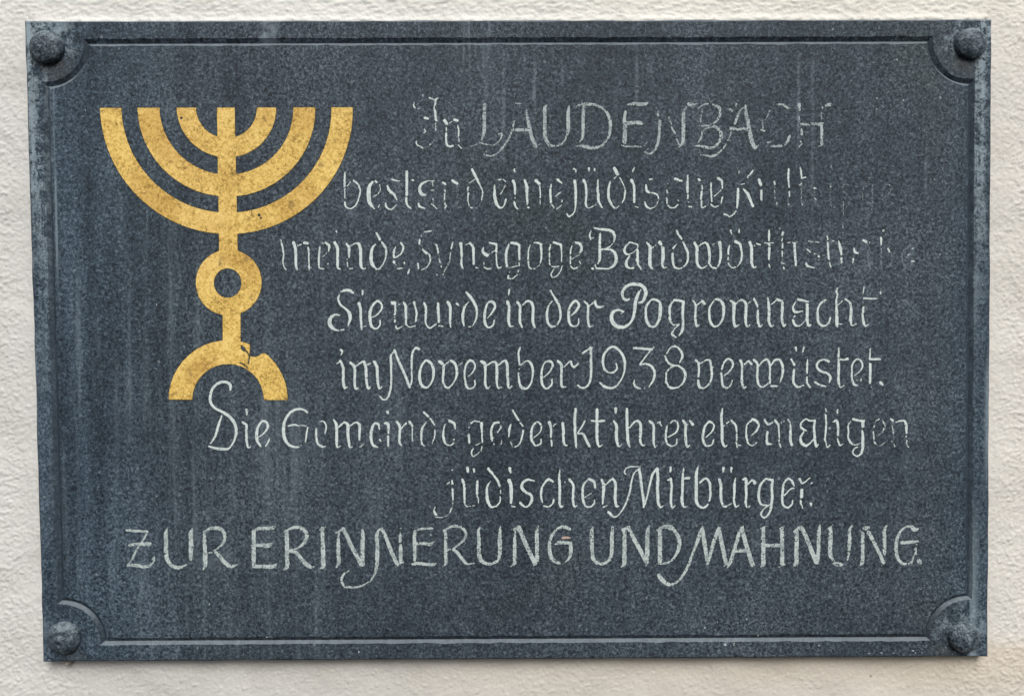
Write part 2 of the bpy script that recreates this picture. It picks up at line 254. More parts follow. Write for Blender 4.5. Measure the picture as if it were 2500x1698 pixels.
# text, wear (0 solid .. 1 nearly gone), strokes
WORDS = [
("In", 0.048, """@A 14 40,195 38,225 50,245;10 128,122 126,134;14 185,150 215,160 245,170 268,155;22 248,165 240,225;
14 232,240 234,262;24 240,270 246,330 252,365;26 145,342 172,346;12 246,390 247,460;14 140,450 150,470 135,482;
14 62,560 68,595 100,610 125,625;10 190,595 200,588;30 330,365 350,395;10 375,395 400,375;28 425,358 452,366;
12 347,435 348,460;22 345,490 345,530;20 345,545 352,590 375,612 410,605;16 455,415 465,455 462,510;12 465,530 468,560;14 465,600 490,628;9 75,255 100,252"""),
("LAUDENBACH", .18, """@A 34 708,215 705,330 703,480/30 680,550/16;10 640,590 600,605 555,615;24 660,575/14 720,590 790,600 830,575 865,530 868,490/22 835,495/10;
30 990,455 1110,455;16 1105,265 1115,340/30 1135,440/34 1165,550/38 1190,605/38;12 1195,620 1235,585;14 990,370 965,470/18 930,550/22 880,620/20 830,675/16 770,700/18 715,690/16;14 700,685 735,650;16 1000,205 1055,205;
28 1300,215/8 1280,240/32 1280,320/34 1278,470/36 1290,550/36 1330,600/28 1400,605/16 1450,575/16 1490,500/24 1500,430/38 1500,290/38 1508,230/20;
34 1645,240 1640,350 1640,470 1630,540/22 1605,570/8;14 1580,235 1610,215/22 1680,212/32 1760,218/26 1820,250/24 1870,300/30 1897,380/34 1890,490/30 1850,570/20 1790,615/26 1720,625/34 1640,610/30 1570,605/10;
@B 30 105,280/24 95,350/34 100,440/42 97,570/42;12 120,220 170,208/34 240,212/38 300,208/30 322,190/6;38 130,390 240,388/38 265,400/14;18 70,600 110,610 200,610 250,615;10 280,600 310,572;
10 455,235 412,280;24 412,305 414,318;28 430,370 425,450 418,540/30 390,630/26 340,680/22 290,670/14;14 283,668 318,632;14 512,300 516,345;14 520,370 540,400;18 540,430 575,490;18 590,540 610,590;
36 652,290 652,400 650,540 645,580/30 600,625/8;18 655,270 680,235;40 705,212 735,215/36;16 740,218 780,210;
14 800,250 830,225 860,208/22 885,208/16;16 930,215 990,245/28 1000,300/28 965,370/22 900,410/18 830,415/20;26 940,420 990,450/36 1010,520/36 980,580/26 920,622/26 850,615/28 790,605/20 755,608/8;20 830,470 820,530 790,575/10;10 830,260 820,330 815,400;14 800,415 850,410;14 830,470 870,440 930,425;
24 1150,205 1152,225;24 1090,255 1110,275;14 1235,235 1195,265 1165,320/26 1140,395/24;18 1240,225 1245,290/32 1265,400/40 1285,500/40 1310,590/44 1330,620/40;10 1330,635 1362,600;34 1105,440 1145,445/30;26 1160,455 1220,440 1265,450;18 1100,480;14 1100,490 1085,530;12 1055,560 1085,545;16 1055,590 1020,640 960,690/24 910,705/22 850,690/18 820,690;
10 1470,265 1440,340 1430,360;14 1400,370 1405,440;20 1390,455 1420,465;14 1535,215 1590,215/22 1640,245/26 1665,245/8;16 1440,575 1480,570;20 1485,610 1580,605/24;26 1655,510 1640,560/26 1610,600/14;
34 1748,215 1752,270/20;14 1745,330 1748,380;12 1745,430;24 1770,450 1772,500;20 1760,560 1770,580;14 1775,585 1728,632/8;24 1765,400 1840,405;26 1870,395 1960,405/34;30 1962,390 1960,440 1962,590/30;18 1965,240 1968,250;24 2000,225 2035,215/34 2050,215/14;14 1960,290 1955,350;10 1930,610 1975,600"""),
("bestand", 0.016, """@C 20 163,160/18 160,290/22;12 162,310 162,400;18 163,440 170,480 215,500/14 260,475/14 295,400/18 308,330/16 285,270/20 245,235/18;12 185,290 215,250;
30 425,250/20 395,290/34 388,370/40 400,450/36 440,500/14;22 452,240 462,250;10 490,270 498,320 475,360 430,390;12 490,465 480,490;
24 565,285/16 585,330/30 630,370/24 655,420/12;16 605,225 650,238;10 655,240 680,240;20 548,455 560,490 600,508/14 650,465/10;
26 748,150 748,370;22 743,400 748,460 785,498/14;18 798,232 810,234;26 930,245/18 885,270/24 870,320/30 890,365/34 925,372/16;10 935,240 1005,240;10 990,250 995,285;10 975,330 1000,325;22 858,450/14 870,480/24 920,497/12;12 995,405 995,415;12 980,455 1010,480 1030,500;
20 1090,255 1115,270;26 1180,235 1225,265;14 1108,325 1112,335;12 1105,360 1105,415;14 1108,450 1120,480 1110,495;
30 1365,130/24 1400,200/28 1445,290/16 1465,340/14 1455,420/12;10 1390,225 1340,260;16 1328,295 1325,330;18 1330,355 1325,420/14 1338,470/10;16 1352,490 1362,494"""),
("eine", 0.016, """@C 16 1615,230 1635,226;10 1660,225 1685,245;10 1680,280 1635,365;26 1578,280/14 1578,340/26 1582,400/32 1600,460/30 1635,495/18 1670,465/14 1685,415/20;
20 1765,130 1770,158/12;30 1755,240 1768,280/26 1772,360/20;14 1772,400;20 1765,440 1775,480 1798,505/14;
16 1862,232/24 1882,290/30 1885,380/26 1888,460/18;18 1895,490 1902,492;30 1970,235 2000,265/30;14 2005,290 2010,350 2010,400;10 2008,420 2012,460;
22 2112,275/14 2105,340/24 2110,440/22;12 2118,460 2140,495;28 2175,228 2215,260/14;12 2200,345 2160,380;12 2218,420 2215,440;12 2165,505 2210,470"""),
("jüdische", 0.02, """@D 18 195,125 210,130 215,150;30 205,240 213,300/28 215,420/24 210,500/14 195,545/12 150,575/16 130,550/10;
22 340,120 340,145/14;18 392,125 394,140;28 290,232 310,280/24 315,380/22 312,470/18 335,495/12 405,462/10;16 425,230 422,340/26;26 428,360 432,430/26 465,492/14;
32 582,122 610,175;10 580,215 595,200;12 632,210 660,260 680,310;18 682,330 675,400/18 655,445/10;22 540,250/14 525,320/24 530,410/26 560,470/20 590,498/12 625,475/10;
12 770,115 750,150;34 745,235 765,280/24 768,380 768,440/22;12 780,480 805,490;
18 915,225 935,222;26 878,275/16 890,335/26 915,350/18;16 935,350 985,370/18 1000,410/10;8 1000,420 970,480;20 868,440/14 885,480/22 920,500/14 970,480/8;
26 1155,220 1215,238/20;12 1085,265;14 1078,330 1080,350;16 1075,400 1080,450;14 1085,470 1110,490 1150,490 1180,465;10 1180,420 1190,430;
18 1275,185/14 1272,280/24 1272,345/24;16 1275,370 1275,405;14 1280,440;14 1285,480 1310,485;24 1378,222 1385,235;16 1410,285 1410,320;20 1405,340 1400,410;16 1405,430 1408,490 1445,478/10;
18 1495,260 1495,330 1500,430/16;26 1560,212 1595,240/24 1600,310/14;10 1590,325 1525,385;18 1602,395 1590,450/10;16 1495,460 1525,485 1565,475/10"""),
("Kult", 0.012, """@D 10 1760,145 1758,175;18 1890,140 1860,185/14;14 1850,190 1840,205;24 1750,315 1748,400/26 1740,495/16;26 1800,315/14 1840,360/30 1870,430/26 1890,475/26;10 1780,275 1810,265;14 1730,525 1700,560 1665,575 1650,560;20 1620,552 1645,560;
30 1950,230 1965,275;22 1970,330 1970,415;18 2092,245 2098,270;20 2228,130 2225,210 2232,300/14;14 2234,340 2236,385;
@E 14 790,115 798,170/18 803,212;14 800,212 840,205;10 545,330 550,350;9 545,395 552,410;12 785,278 800,265;16 920,305 935,310;9 565,440 570,470;9 800,395;9 805,455 815,468;10 675,460 690,458;12 925,405 940,415;9 1075,285 1078,300"""),
("meinde,", 0.02, """@F 14 140,215 143,230;20 145,250 158,300/18 165,370/16 158,420 175,480/14 190,495;30 258,240 275,290/30 280,370/28 282,460/24 292,495/14;12 300,270 330,258;28 360,242 388,246;16 395,285 402,330/18 403,400/14 405,450/16 405,495;8 410,480 430,475;
18 508,280/14 500,350/22 498,430/20 505,480/14 545,488/12;12 535,248;20 560,240 595,270/24 590,320/14;8 570,345 525,382;10 583,435 585,450;
18 663,130 668,148/10;30 648,242 672,285/28 675,380 675,440/26 680,480/20 702,492/12;
24 762,255 782,285/28 782,350/22 785,385/14;12 768,400;14 768,430 770,465;12 790,488 815,483;10 800,270 840,250/14 870,250/26 890,290/32 893,380/28 897,460/28 915,490/14 940,482/10;
30 1042,150/20 1075,210/24;22 1095,240 1130,290/26;24 1135,310 1130,380/16 1100,450/14 1060,490/10;16 1038,252/10 1005,290/24 992,360/32 1000,440/34 1035,482/16;12 1040,495 1080,485;
18 1225,280/10 1208,320/22 1208,380/22;28 1275,245/20 1297,285/20 1270,350/16 1215,385/12;26 1208,420 1210,430;14 1225,450;16 1240,488 1285,482/10;16 1305,430 1305,440;18 1355,490/10 1340,530/20"""),
("Synagoge", 0.024, """@F 14 1500,140 1560,130;10 1465,180 1470,172;18 1450,215 1448,250;26 1480,305/18 1515,340/30;18 1540,350 1552,390 1545,430/12 1515,475 1470,495;20 1435,440 1440,488/14;
20 1605,262 1615,268;18 1618,290 1628,335/16;14 1635,400 1645,430;10 1650,460 1660,475;16 1765,235/10 1750,295/16;14 1742,340;10 1742,350 1735,410;8 1735,420 1690,500 1670,550;10 1610,535 1615,550;
34 1838,250 1845,300/24 1848,370/24;18 1848,390 1845,440/22 1860,485/14;10 1890,258 1925,245;24 1925,245 1950,270/24;28 1958,290 1960,360/24 1962,440/22;12 1980,475 2000,480;
@G 16 175,242 235,255/26;22 240,260 240,330/20;16 238,350 240,400 245,450/16 262,480 290,470/10;22 118,285/10 112,325/26 150,360/34 165,352/12;10 165,355 235,310;12 122,430 122,445;14 122,470 150,488 185,488;
20 358,258/16 338,310/26 330,400/26 340,465/22;24 380,242 440,255/28 455,270;24 457,270 455,330 457,400/20;14 455,430 455,460;10 360,480 420,465 450,455;10 370,510 360,530;20 355,555 350,575 380,585/10;12 395,580 435,545;10 445,515 450,500;
12 560,265 545,310/16 540,400/16;18 542,420 548,470/16 570,488;10 590,488 605,485;12 595,242 640,245/22 665,260;24 660,260 665,330/22 665,380/18 655,430/14;8 625,470 650,450;
18 750,265 742,310;16 742,335 740,380;12 740,400 745,450;26 785,240 845,258/22;20 850,260 855,330/14 857,420/12;12 765,465 800,470 830,462;10 790,480 760,530;18 755,540 770,570/12 810,555/12 845,510/14 862,460/10;
12 955,270 945,300;16 942,310 940,345;14 940,370 938,440/16;16 945,465 970,488/14 1005,475;26 988,240 1030,255/28 1045,300/26 1030,335/16;8 1025,355 940,405;14 1025,420 1035,440"""),
("Bandwörthstraße", 0.028, """@G 20 1135,130/12 1122,170/20 1130,210/18;10 1135,200 1160,195;14 1165,102 1200,110/22 1285,120/26;30 1305,122 1345,145/28 1358,190/24 1350,235/12;8 1340,250 1300,290;22 1220,155/18 1218,230/26 1217,330/28 1215,400/24 1200,440/12;20 1215,305 1270,305/18 1320,308/24 1360,340/30 1372,400/32 1355,450/28 1310,485/16;14 1270,300 1310,280;16 1175,455 1185,480;18 1190,485 1300,488/16;20 1145,485 1155,488;
14 1495,235 1560,255/16 1575,262;10 1500,240 1460,280/18 1450,320/26 1470,350/22 1510,345/10 1575,290/10 1575,260/14;24 1575,310 1575,380/24 1580,440/22;18 1565,400 1580,450 1605,485/16 1605,500/8;14 1500,365 1470,420/26 1470,460/30 1500,482/20 1535,480;
16 1660,240 1690,275/30 1692,340/32 1690,420/34 1695,460/28 1715,490/14;12 1700,300 1725,280;36 1785,240 1795,255/30;22 1808,285;30 1815,290 1815,390/34 1808,440/26 1820,475/18 1850,475/10;10 1740,270 1745,265;
28 1945,130/22 1960,165/18;20 1965,170 1990,205;16 2005,235 2030,290/24 2050,340/24 2045,420/20 2010,470/14 1965,488/14;16 1945,250/8 1910,295/20;24 1905,345 1907,410/24 1925,470/24 1960,488/16;
26 2115,245 2135,290/30 2135,380/28 2145,450/26 2180,482/18 2230,460/10;
@H 10 20,275 80,240/18 105,260/24 122,320/28 125,400/24 120,430;14 120,440 150,475/20 185,482;34 218,240 228,290/28 230,370/26 220,430/20 200,470/12;8 145,262 175,250;
20 325,128 332,160/10;18 402,115 405,150/10;20 315,265/10 303,310/18 302,350/18;18 300,380 300,400;14 300,430 320,465 350,478 370,470;30 370,230 410,255/26 425,310/22 430,370/22 415,430/16 385,470/10;
30 505,238 520,280/28 522,360/28 525,440/28 545,475/18 570,465/8;14 548,270;16 570,250 605,262;
22 688,125/16 688,160/22 686,220/18;12 645,245 730,242;24 680,250 690,262;26 690,290 686,395/20;18 688,450 698,485/8;
24 818,145 815,170;12 812,200 808,230;16 815,250 815,290;14 812,320 812,370;10 800,430 830,440;14 825,470 828,490;10 862,240 885,242;12 905,235 925,250;26 928,250 932,340/26 942,455/20;
9 1060,225 1100,235;9 1120,232 1160,240;22 1045,302/14 1080,332;10 1110,345 1140,350;18 1155,365 1157,375;12 1158,405;22 1037,430/14 1045,455/24 1080,470/14 1115,480;
14 1238,180 1242,210;18 1243,240 1245,300/20 1252,400/18;16 1258,430 1270,470;14 1285,225 1300,228;
16 1345,225/12 1362,290/30 1370,355/16;24 1372,390 1372,430/18;24 1490,295/14 1500,330/28 1535,342/12;18 1485,395 1480,430/12;26 1580,220 1610,235;16 1640,238;20 1765,130 1772,127;24 1748,200 1746,255/18;24 1815,300 1825,325/16;12 2040,300 2050,292;16 2035,416 2055,416;8 1745,290 1750,310;8 2000,360 2030,340"""),
("Sie", 0.02, """@I 22 205,162/14 250,148/28 290,152/26 315,172/26;14 187,190/12 178,230/22 200,285/20 250,325/22 285,370/34 290,420/30 270,482/12;14 192,385 155,378/20 115,400/30 95,440/38 110,490/38 150,522/22 185,530/12;16 205,525 230,520;
22 408,155 407,190/16;32 375,275 388,320/26 390,400/24 395,470/24 400,520/16;10 405,495 440,485;
10 500,405 550,375/14 590,315/20 580,270/24 550,250/24 505,290/22 480,350/30 480,430/30 495,490/26 535,512/18 570,480/16 575,435/18"""),
("wurde", 0.028, """@I 34 690,268 710,268;18 715,280 718,350 712,380;16 712,402;20 712,430 714,445;16 720,485 735,510 780,492/10;10 750,285 765,275;26 798,262/20 815,300/28 818,380/26 818,450/20 830,480/10;8 845,278 860,270;28 895,262 905,300/18 918,360/22 910,440/18;12 810,465 850,495 905,485;
22 990,270 1005,310/24 1005,400/22 1005,460/18 1040,505/18 1105,465/14;22 1122,270 1122,340/28 1128,400/24 1128,445;16 1130,485 1170,488;
30 1215,262 1235,300/28 1237,380/26 1235,450/22 1240,495/14;10 1270,285;26 1300,275 1318,295/12;
26 1390,168/22 1430,215/30 1470,280/30 1488,340/22 1480,420/18 1445,488/10;12 1410,495 1430,490;16 1410,260/8 1375,300/22 1358,370/28 1355,430/26 1368,485/14;
8 1590,410 1635,355/20 1660,300/24 1640,260/26 1600,262/18 1570,320/24 1562,400/28 1570,470/26 1600,500/18 1640,480/16 1652,435/16"""),
("in", 0.024, """@I 20 1795,145 1790,190/14;32 1778,258 1792,300/26 1790,380/28 1790,450/30 1805,490/18 1835,485/8;24 1870,260 1893,290/26 1895,380/26 1897,450/26 1915,495/18;14 1920,290 1965,250/20 2000,260/26 2018,300/28 2018,400/28 2018,450/28 2035,495/22"""),
("der", 0.036, """@I 28 2185,150/18 2215,205/20 2255,270/28 2278,350/24 2275,420/20 2250,470/14;12 2200,250 2165,300/18 2150,380/26 2160,450/26 2190,490/24 2235,488/12;
@J 8 245,390 290,350/22 322,300/26 315,265/26 285,250/26 240,300/24 225,370/28 230,440/28 250,480/22 290,488/14 318,460/16 320,415/12;
14 375,255/20 405,285/22 410,320/24 407,400/24 412,450/24 425,495/16 460,480/8;12 415,300 460,265;22 475,250 480,280/26 500,305/26 540,305/16 568,290/6"""),
("Pogromnacht", 0.048, """@J 30 800,232/18 765,240/26 735,205/26 740,150/28 790,100/30 860,90/34 920,105/34 955,160/36 945,220/30 915,262/24 885,265/14;10 910,140 880,190/28 858,260/32 850,330/34 838,400/28 800,465/22 750,495/34 690,492/36 645,455/38 630,400/36 650,350/30 700,335/20 740,350/20;8 720,370 752,340;
16 1000,240 1030,235/26 1085,260/24 1092,330/34 1082,420/30 1040,490/20 1000,490/24 965,440/28 955,370/24 960,300/24 1000,245/16;
26 1225,240 1310,255/26;28 1312,255 1305,330 1305,400/26 1308,470/26 1295,540/26 1270,575/12;14 1220,245 1185,300/26 1180,360/26 1185,430/24 1215,475/16 1270,470/14;12 1270,475 1220,520/14 1205,565/24 1240,590/16;
16 1400,245 1425,280/22 1425,340/22 1425,430/26 1440,490/20 1462,475/8;10 1425,305 1470,260/14;30 1490,250 1510,275/26;
12 1600,235 1640,235/26 1680,270/30 1692,340/28 1680,420/22 1640,480/18 1600,490/22 1565,440/28 1555,380/24 1560,310/20 1600,245/12;
@K 20 130,245 160,270/34 160,350/30 160,430/26 175,490/24 210,475/8;12 180,275 230,240/20 270,265/28 275,340/30 272,430/28 285,490/20 322,470/8;10 290,275 320,255;24 350,230 380,285/22 385,310/14;22 388,340 388,430/26 405,490/20 430,475/8;
20 480,220 490,280/26 495,360/28 492,440/28 515,490/16 540,475/8;10 510,285 560,245/14;28 570,235 615,250/20;28 620,265 618,340 615,420/26 635,485/22 655,470/8;
26 770,235 860,255/20;10 745,255 720,310/20 735,350/26 770,355/20;14 780,352 808,345;12 745,385 728,400;24 720,430 740,475/26 780,485/14 840,430/10;30 855,285 855,370 855,430/28 870,485/24 898,465/8;
24 1030,240 980,275/20 955,330/22 955,400/24 965,460/26 1010,485/20 1055,460/14 1072,410/20;
16 1140,130 1130,160/20 1140,180/16 1130,240/20 1132,300/24 1135,400/32 1135,470/30 1142,495/12;10 1150,465 1185,468;8 1145,290 1190,245/12;16 1215,230 1260,270/22 1270,340/28 1265,430/28 1280,480/18 1320,465/8;
12 1392,115 1385,180;20 1390,225 1510,228/14;12 1384,265;24 1385,310 1383,350/22;18 1378,370 1385,440/26 1405,485/18 1440,465/8;16 1548,165 1550,180"""),
("im", 0.04, """@L 22 122,130 138,145/20 125,180/8;14 90,260 120,235;24 120,235 145,290/26 148,360/28 148,430/28 165,490/24 190,480/8;
24 215,250 250,285/30 258,350/26 255,430/26 268,500/20 295,480/8;14 265,285 330,240/20;26 345,240 360,290/30 365,380/28 370,450/24 385,495/22 410,470/8;14 380,270 410,255/10;28 440,240 465,290/30 470,370/28 475,440/26 490,495/20 515,475/8"""),
("November", 0.04, """@L 12 640,140 600,180/22 600,250/26 600,330/20 602,420/22 590,520/22 560,590/18 525,600/18 490,565/16;26 632,135 670,230/24 715,330/26 760,440/26 775,485/20;18 778,480 795,420/18 795,330/16 795,220/24 805,150/22 835,112/26 865,122/24;
14 885,290 930,230/22 980,260/28 1002,330/28 990,420/20 940,485/20 895,470/30 870,400/30 875,320/26 900,255/16;
34 1060,240 1090,270/26 1095,340/24 1090,400/24 1100,460/22 1135,490/20 1190,440/14 1220,370/24 1218,300/26 1195,250/28 1165,232/24;12 1105,275 1145,240;10 1235,280 1270,255;
10 1330,380 1375,335/16 1395,285/16 1375,240/24 1345,230/24 1310,270/20 1295,340/20 1300,420/20 1320,485/24 1360,495/16 1395,460/18 1390,420/16;
30 1455,240 1485,260/34 1490,320/26 1490,400/22 1490,450/24 1510,495/18 1535,475/8;14 1510,275 1560,245/20 1590,250/24 1600,310/28 1600,390/26 1600,450/20 1615,490/16 1645,480/10;14 1605,280 1680,230/20 1695,260/28 1700,340/26 1705,430/28 1715,490/18 1748,470/10;
18 1818,110 1805,160/20 1810,220/22;20 1810,230 1815,270/18;12 1812,310;18 1805,350 1810,420/20 1830,480/26 1880,495/22 1920,450/18 1935,390/18 1938,300/26 1910,245/24 1880,235/14 1825,275/14;
@M 10 105,390 160,340/16 190,280/22 180,245/24 145,235/24 110,260/16 90,320/22 85,390/24 95,460/24 130,495/22 180,460/18 185,410/18;24 240,235 270,265/28 275,330/26 272,410/24 280,475/24 315,480/10;12 300,290 350,240/14;20 365,240 370,270/22 395,292/22 430,260/16"""),
("1938", 0.044, """@M 18 475,160 550,110/20;26 553,110 553,200/26 553,330/26 550,400/24 520,470/20 475,490/20 425,465/18;8 550,110 570,100;
16 790,260 800,300/18 770,340/22 725,345/18 680,310/24 665,240/26 685,160/24 740,105/22 780,105/26 840,160/26 872,240/26 870,320/20 840,410/16 780,480/20 730,490/24 680,475/28 640,440/18;
22 960,112 1130,125/24;10 1130,125 1150,105;14 1120,130 1080,180/16 1015,270/18;14 1015,270 1070,262/20 1130,290/26 1155,350/26 1140,420/22 1100,480/12;10 1060,495;20 965,415/12 960,450/22 985,485/22 1020,495/14;
16 1270,165 1300,115/14 1345,95/20 1395,130/22 1418,190/24 1390,250/14;18 1255,190 1280,250/24 1330,275/20;18 1380,280 1430,320/26 1445,370/26 1430,430/22 1380,480/16 1320,490/24 1285,475/22;18 1265,345 1262,440/18;14 1275,330 1300,300 1340,280/18 1385,280;20 1265,430 1280,460"""),
("verwüstet.", 0.044, """@N 26 190,230 230,260/14;24 215,250 218,320 215,380/22;26 212,420 225,480/28 265,490/14 320,440/18 340,370/24 335,300/26 320,230/22 290,225/16 240,255/14;10 345,290 360,300;
10 455,375 510,330/16 540,270/20 525,230/24 490,215/20 450,260/18 435,310/20;20 430,345 435,410/22 445,470/24 480,490/18 520,460/14 535,410/10;28 610,230 625,270/22 625,350/22 625,430/24 645,490/20 670,475/8;16 650,265 690,235/20 715,265/26;
28 740,225 770,260/24 772,320/22 770,400/24 785,460/22 815,482/18 870,450/16;12 785,280 830,230/20 860,220/24 885,260/24 890,330/20 888,410/22 890,440;14 900,275 940,225/22 980,225/26 1010,290/26 1005,370/22 985,440/12;24 905,470 960,472/14;
26 1133,110 1138,140/12;20 1210,105 1200,150/14;30 1090,220/20 1120,270/22;22 1115,320 1112,400/24 1115,440/24 1150,480/22 1210,465/14;14 1245,215/8 1240,280/22 1240,350/18;20 1240,390 1240,440/20 1270,485/18;
26 1445,240 1400,222/18 1345,245/20 1335,290/26 1370,330/24 1430,350/22 1460,390/26 1450,440/12;20 1315,435 1360,460/20 1415,475/16;
26 1540,110/14 1538,190/24;24 1540,215 1540,290/28 1538,370/26 1540,440/26 1555,485/14 1590,465/8;16 1540,220 1600,222/18 1620,215/30;
8 1680,380 1740,330/12 1765,280/18 1745,230/20 1710,220/16 1670,265/18 1665,320/18 1665,400/20 1690,460/22 1715,465/12;16 1750,405 1750,430/10;14 1838,120 1832,215/20;20 1840,218 1930,218/22;26 1838,265 1838,340/26 1835,440/24;12 1848,480;30 1935,440 1955,460/20"""),
("Die", 0.028, """@O 18 320,160 320,115/30 280,85/28 220,90/26 165,130/26 132,200/28 135,280/28 180,335/24 240,365/28 320,420/30 365,490/32 375,560/28 350,650/20 300,715/20 250,718/28 180,710/24 115,692/18;14 240,400 205,500/26 175,600/22 130,668/10;
22 472,345 475,370/24 475,400/10;24 435,465 470,490/26 470,560/26 475,650/24 490,705/16 515,692/8;10 585,605 640,565/16 675,500/24 655,460/26 625,455/24 585,500/24 568,570/30 575,640/28 605,690/20;16 655,690 690,625/16"""),
("Gemeinde", 0.024, """@O 22 1045,370 1010,345/20 950,342/24 890,370/24 840,440/28 822,530/32 830,610/32 870,675/28 935,700/22 970,698/12;18 870,500 920,488/20 970,498/14;10 985,492 1040,500;16 1050,515 1040,580/18 1030,650/14;10 990,680;
10 1160,460 1200,455/14 1225,500/16 1215,570;22 1132,530 1132,600/22 1150,670/22 1190,695/20 1220,690/12;10 1240,640;
14 1295,440 1320,480/30 1325,560/28 1325,640/28 1330,700/18 1360,690/10;18 1345,510 1400,465/20 1430,490/32 1430,570/28 1440,650/28 1450,700/18 1475,695/12;14 1450,500 1510,465/18 1540,490/26 1540,570/24 1540,630/18;8 1540,700 1580,678;
26 1730,530/14 1715,480/26 1680,480/24 1655,540/28 1650,620/28 1670,680/26 1710,698/14;16 1730,630 1745,640;26 1805,362 1808,376;16 1775,475 1805,475/30 1815,520/24 1815,570/16;24 1812,600 1812,690/18;
26 1895,462 1920,500/26 1920,580/24 1920,660/22 1940,685/14;14 1930,530 1980,475/20;28 2015,462 2040,500/24;14 2040,520 2040,640;
26 2150,370/22 2190,410/24;18 2210,430 2250,490/18;14 2255,540 2250,600 2230,660/10;16 2175,460/8 2135,520/22 2125,590/22 2132,670/16 2150,685;
@P 14 335,330 320,390/16 322,460/26 345,515/16 385,530/12 420,505;28 378,298 420,320/26 432,370/16;16 418,472 420,475"""),
("gedenkt", 0.028, """@P 18 580,320 610,300/16 660,305;20 560,360;24 560,430/24 565,505/18;30 680,320 683,380/24 685,450/18 688,500/14;10 620,530 670,505;12 685,540 675,585;14 600,560 585,595/16 600,630 640,610/8 660,590/8;
14 830,405 865,360;26 840,312 800,320/22 775,370/22 772,430/24 780,485/18;12 790,455 800,452;14 795,515 800,520;12 870,485 865,515;14 862,345 860,370;
22 975,195/16 1005,250/22 1030,290/20;14 1045,315 1070,345;20 1075,390 1060,460/18 1035,520/14 995,545;20 960,320/10 945,370/24 938,450/12;9 952,490 975,540;
10 1170,460 1235,400/12 1248,350/16;20 1240,330 1210,305/16 1170,340/20 1150,410/26 1155,480/26 1190,535/16;16 1205,530 1240,510/16 1245,470/16;
30 1320,310 1335,350/26 1337,450/20;10 1355,350 1385,320/12;18 1340,480 1345,535/16;28 1448,320 1455,400/28 1455,460/26 1465,520/24 1490,530/12;
26 1570,185 1562,280/28 1565,400/28 1575,545/20;22 1655,300 1630,350/18 1590,405/12;18 1590,415 1640,420/22 1675,490/26 1700,535/26;28 1772,190 1772,280/28 1772,400/30 1775,490/28 1795,540/18 1825,520/8;18 1720,295 1780,300/20 1835,295/24"""),
("ihrer", 0.036, """@P 30 1950,180 1948,220/20;26 1932,300/20 1955,340/30 1955,420/30 1962,500/28 1978,540/16 2005,520/8;26 2055,185 2055,280/28 2060,400/30 2065,490/28 2080,540/18;14 2080,360 2145,295/24 2180,320/28 2185,400/28 2180,480/26 2205,530/18 2230,520/8;
@Q 22 525,300 560,330/26 565,410/26 565,490/24 578,545/14 600,525/8;12 590,320 630,300;20 620,310 640,345/14;14 725,315 760,292/16 795,330/20 780,400/18 700,450/12;16 692,345 682,400/22 680,470/22 700,520/20 745,535/14 780,510/14 785,470/14;26 845,295 865,330/28 865,410/28 870,490/26 885,545/18 910,520/8;14 870,345 890,325;26 910,300 935,330/30"""),
("ehemaligen", 0.036, """@Q 10 1060,450 1120,390/16 1135,340/18 1110,310/20 1090,305/22 1050,350/22 1035,410/24 1032,480/24 1060,530/22 1110,525/14 1132,475/18;
22 1215,180/14 1205,250/26 1210,340/26 1212,430/30 1215,500/26 1240,540/20 1260,525/8;10 1215,350 1235,340;14 1255,320 1275,305;22 1300,295 1340,340/22 1350,400/18;16 1350,420 1350,480;18 1345,500 1355,545/14;10 1350,525 1390,528;
10 1485,435 1540,385/20 1558,335/20 1530,295/26 1500,280/24;18 1495,290 1450,330/16 1440,400/18 1445,460/22 1460,510/16 1500,530/12 1540,500/12;
22 1615,290 1645,330/22 1690,310/12;24 1640,400 1635,450/24 1640,510/26 1690,515/10;26 1715,295 1745,335/24;10 1770,315 1800,300;18 1745,340 1750,420/16;16 1752,430 1750,490;20 1755,515 1765,545/14;16 1835,285 1855,310;18 1858,330 1860,380;28 1858,390 1858,480/28 1870,525/24;10 1875,530 1885,520;
14 2095,290 2040,295/16 2005,280/16 1965,310/18 1955,350/20 1985,380/24 2010,390/12;14 1985,400 1955,450/22 1960,500/32 2000,530/28 2040,510/16 2075,470/10;22 2090,295 2080,350/24 2085,420/26 2090,490/28 2105,540/20 2125,515/8;
@R 14 1028,180 1035,210;18 1028,240 1035,310/18 1030,390/20 1025,440/18 1022,480/20;14 1030,490 1045,545 1080,515/8;16 1143,190 1138,225/14;12 1100,305 1130,295/26 1145,350/26 1145,430/22;16 1140,465 1150,500/20 1165,530/14 1195,515/8;
26 1290,280 1350,295/24 1390,295/28;30 1382,300 1380,350;18 1375,390 1380,430/24 1380,490/30 1378,560/28 1360,610/20 1325,630/16 1285,600/14 1300,560/12 1330,545;10 1265,300 1245,330/18;18 1240,350 1245,410/18 1240,450/16 1260,495/22 1285,520/16 1310,525/12 1355,510/10;
10 1505,295 1535,280/14;16 1490,340 1485,355;16 1480,400 1485,470/14;14 1480,490 1505,515;12 1570,300 1590,340;14 1578,370 1575,385;7 1570,400 1530,430;7 1540,535 1590,500;
20 1645,280 1665,295;10 1660,345 1670,420;12 1655,490;14 1680,520 1682,540;12 1695,310 1740,295/18 1775,300/22 1790,340/28 1792,410/20;12 1790,440 1788,450;10 1795,480 1800,530 1815,545"""),
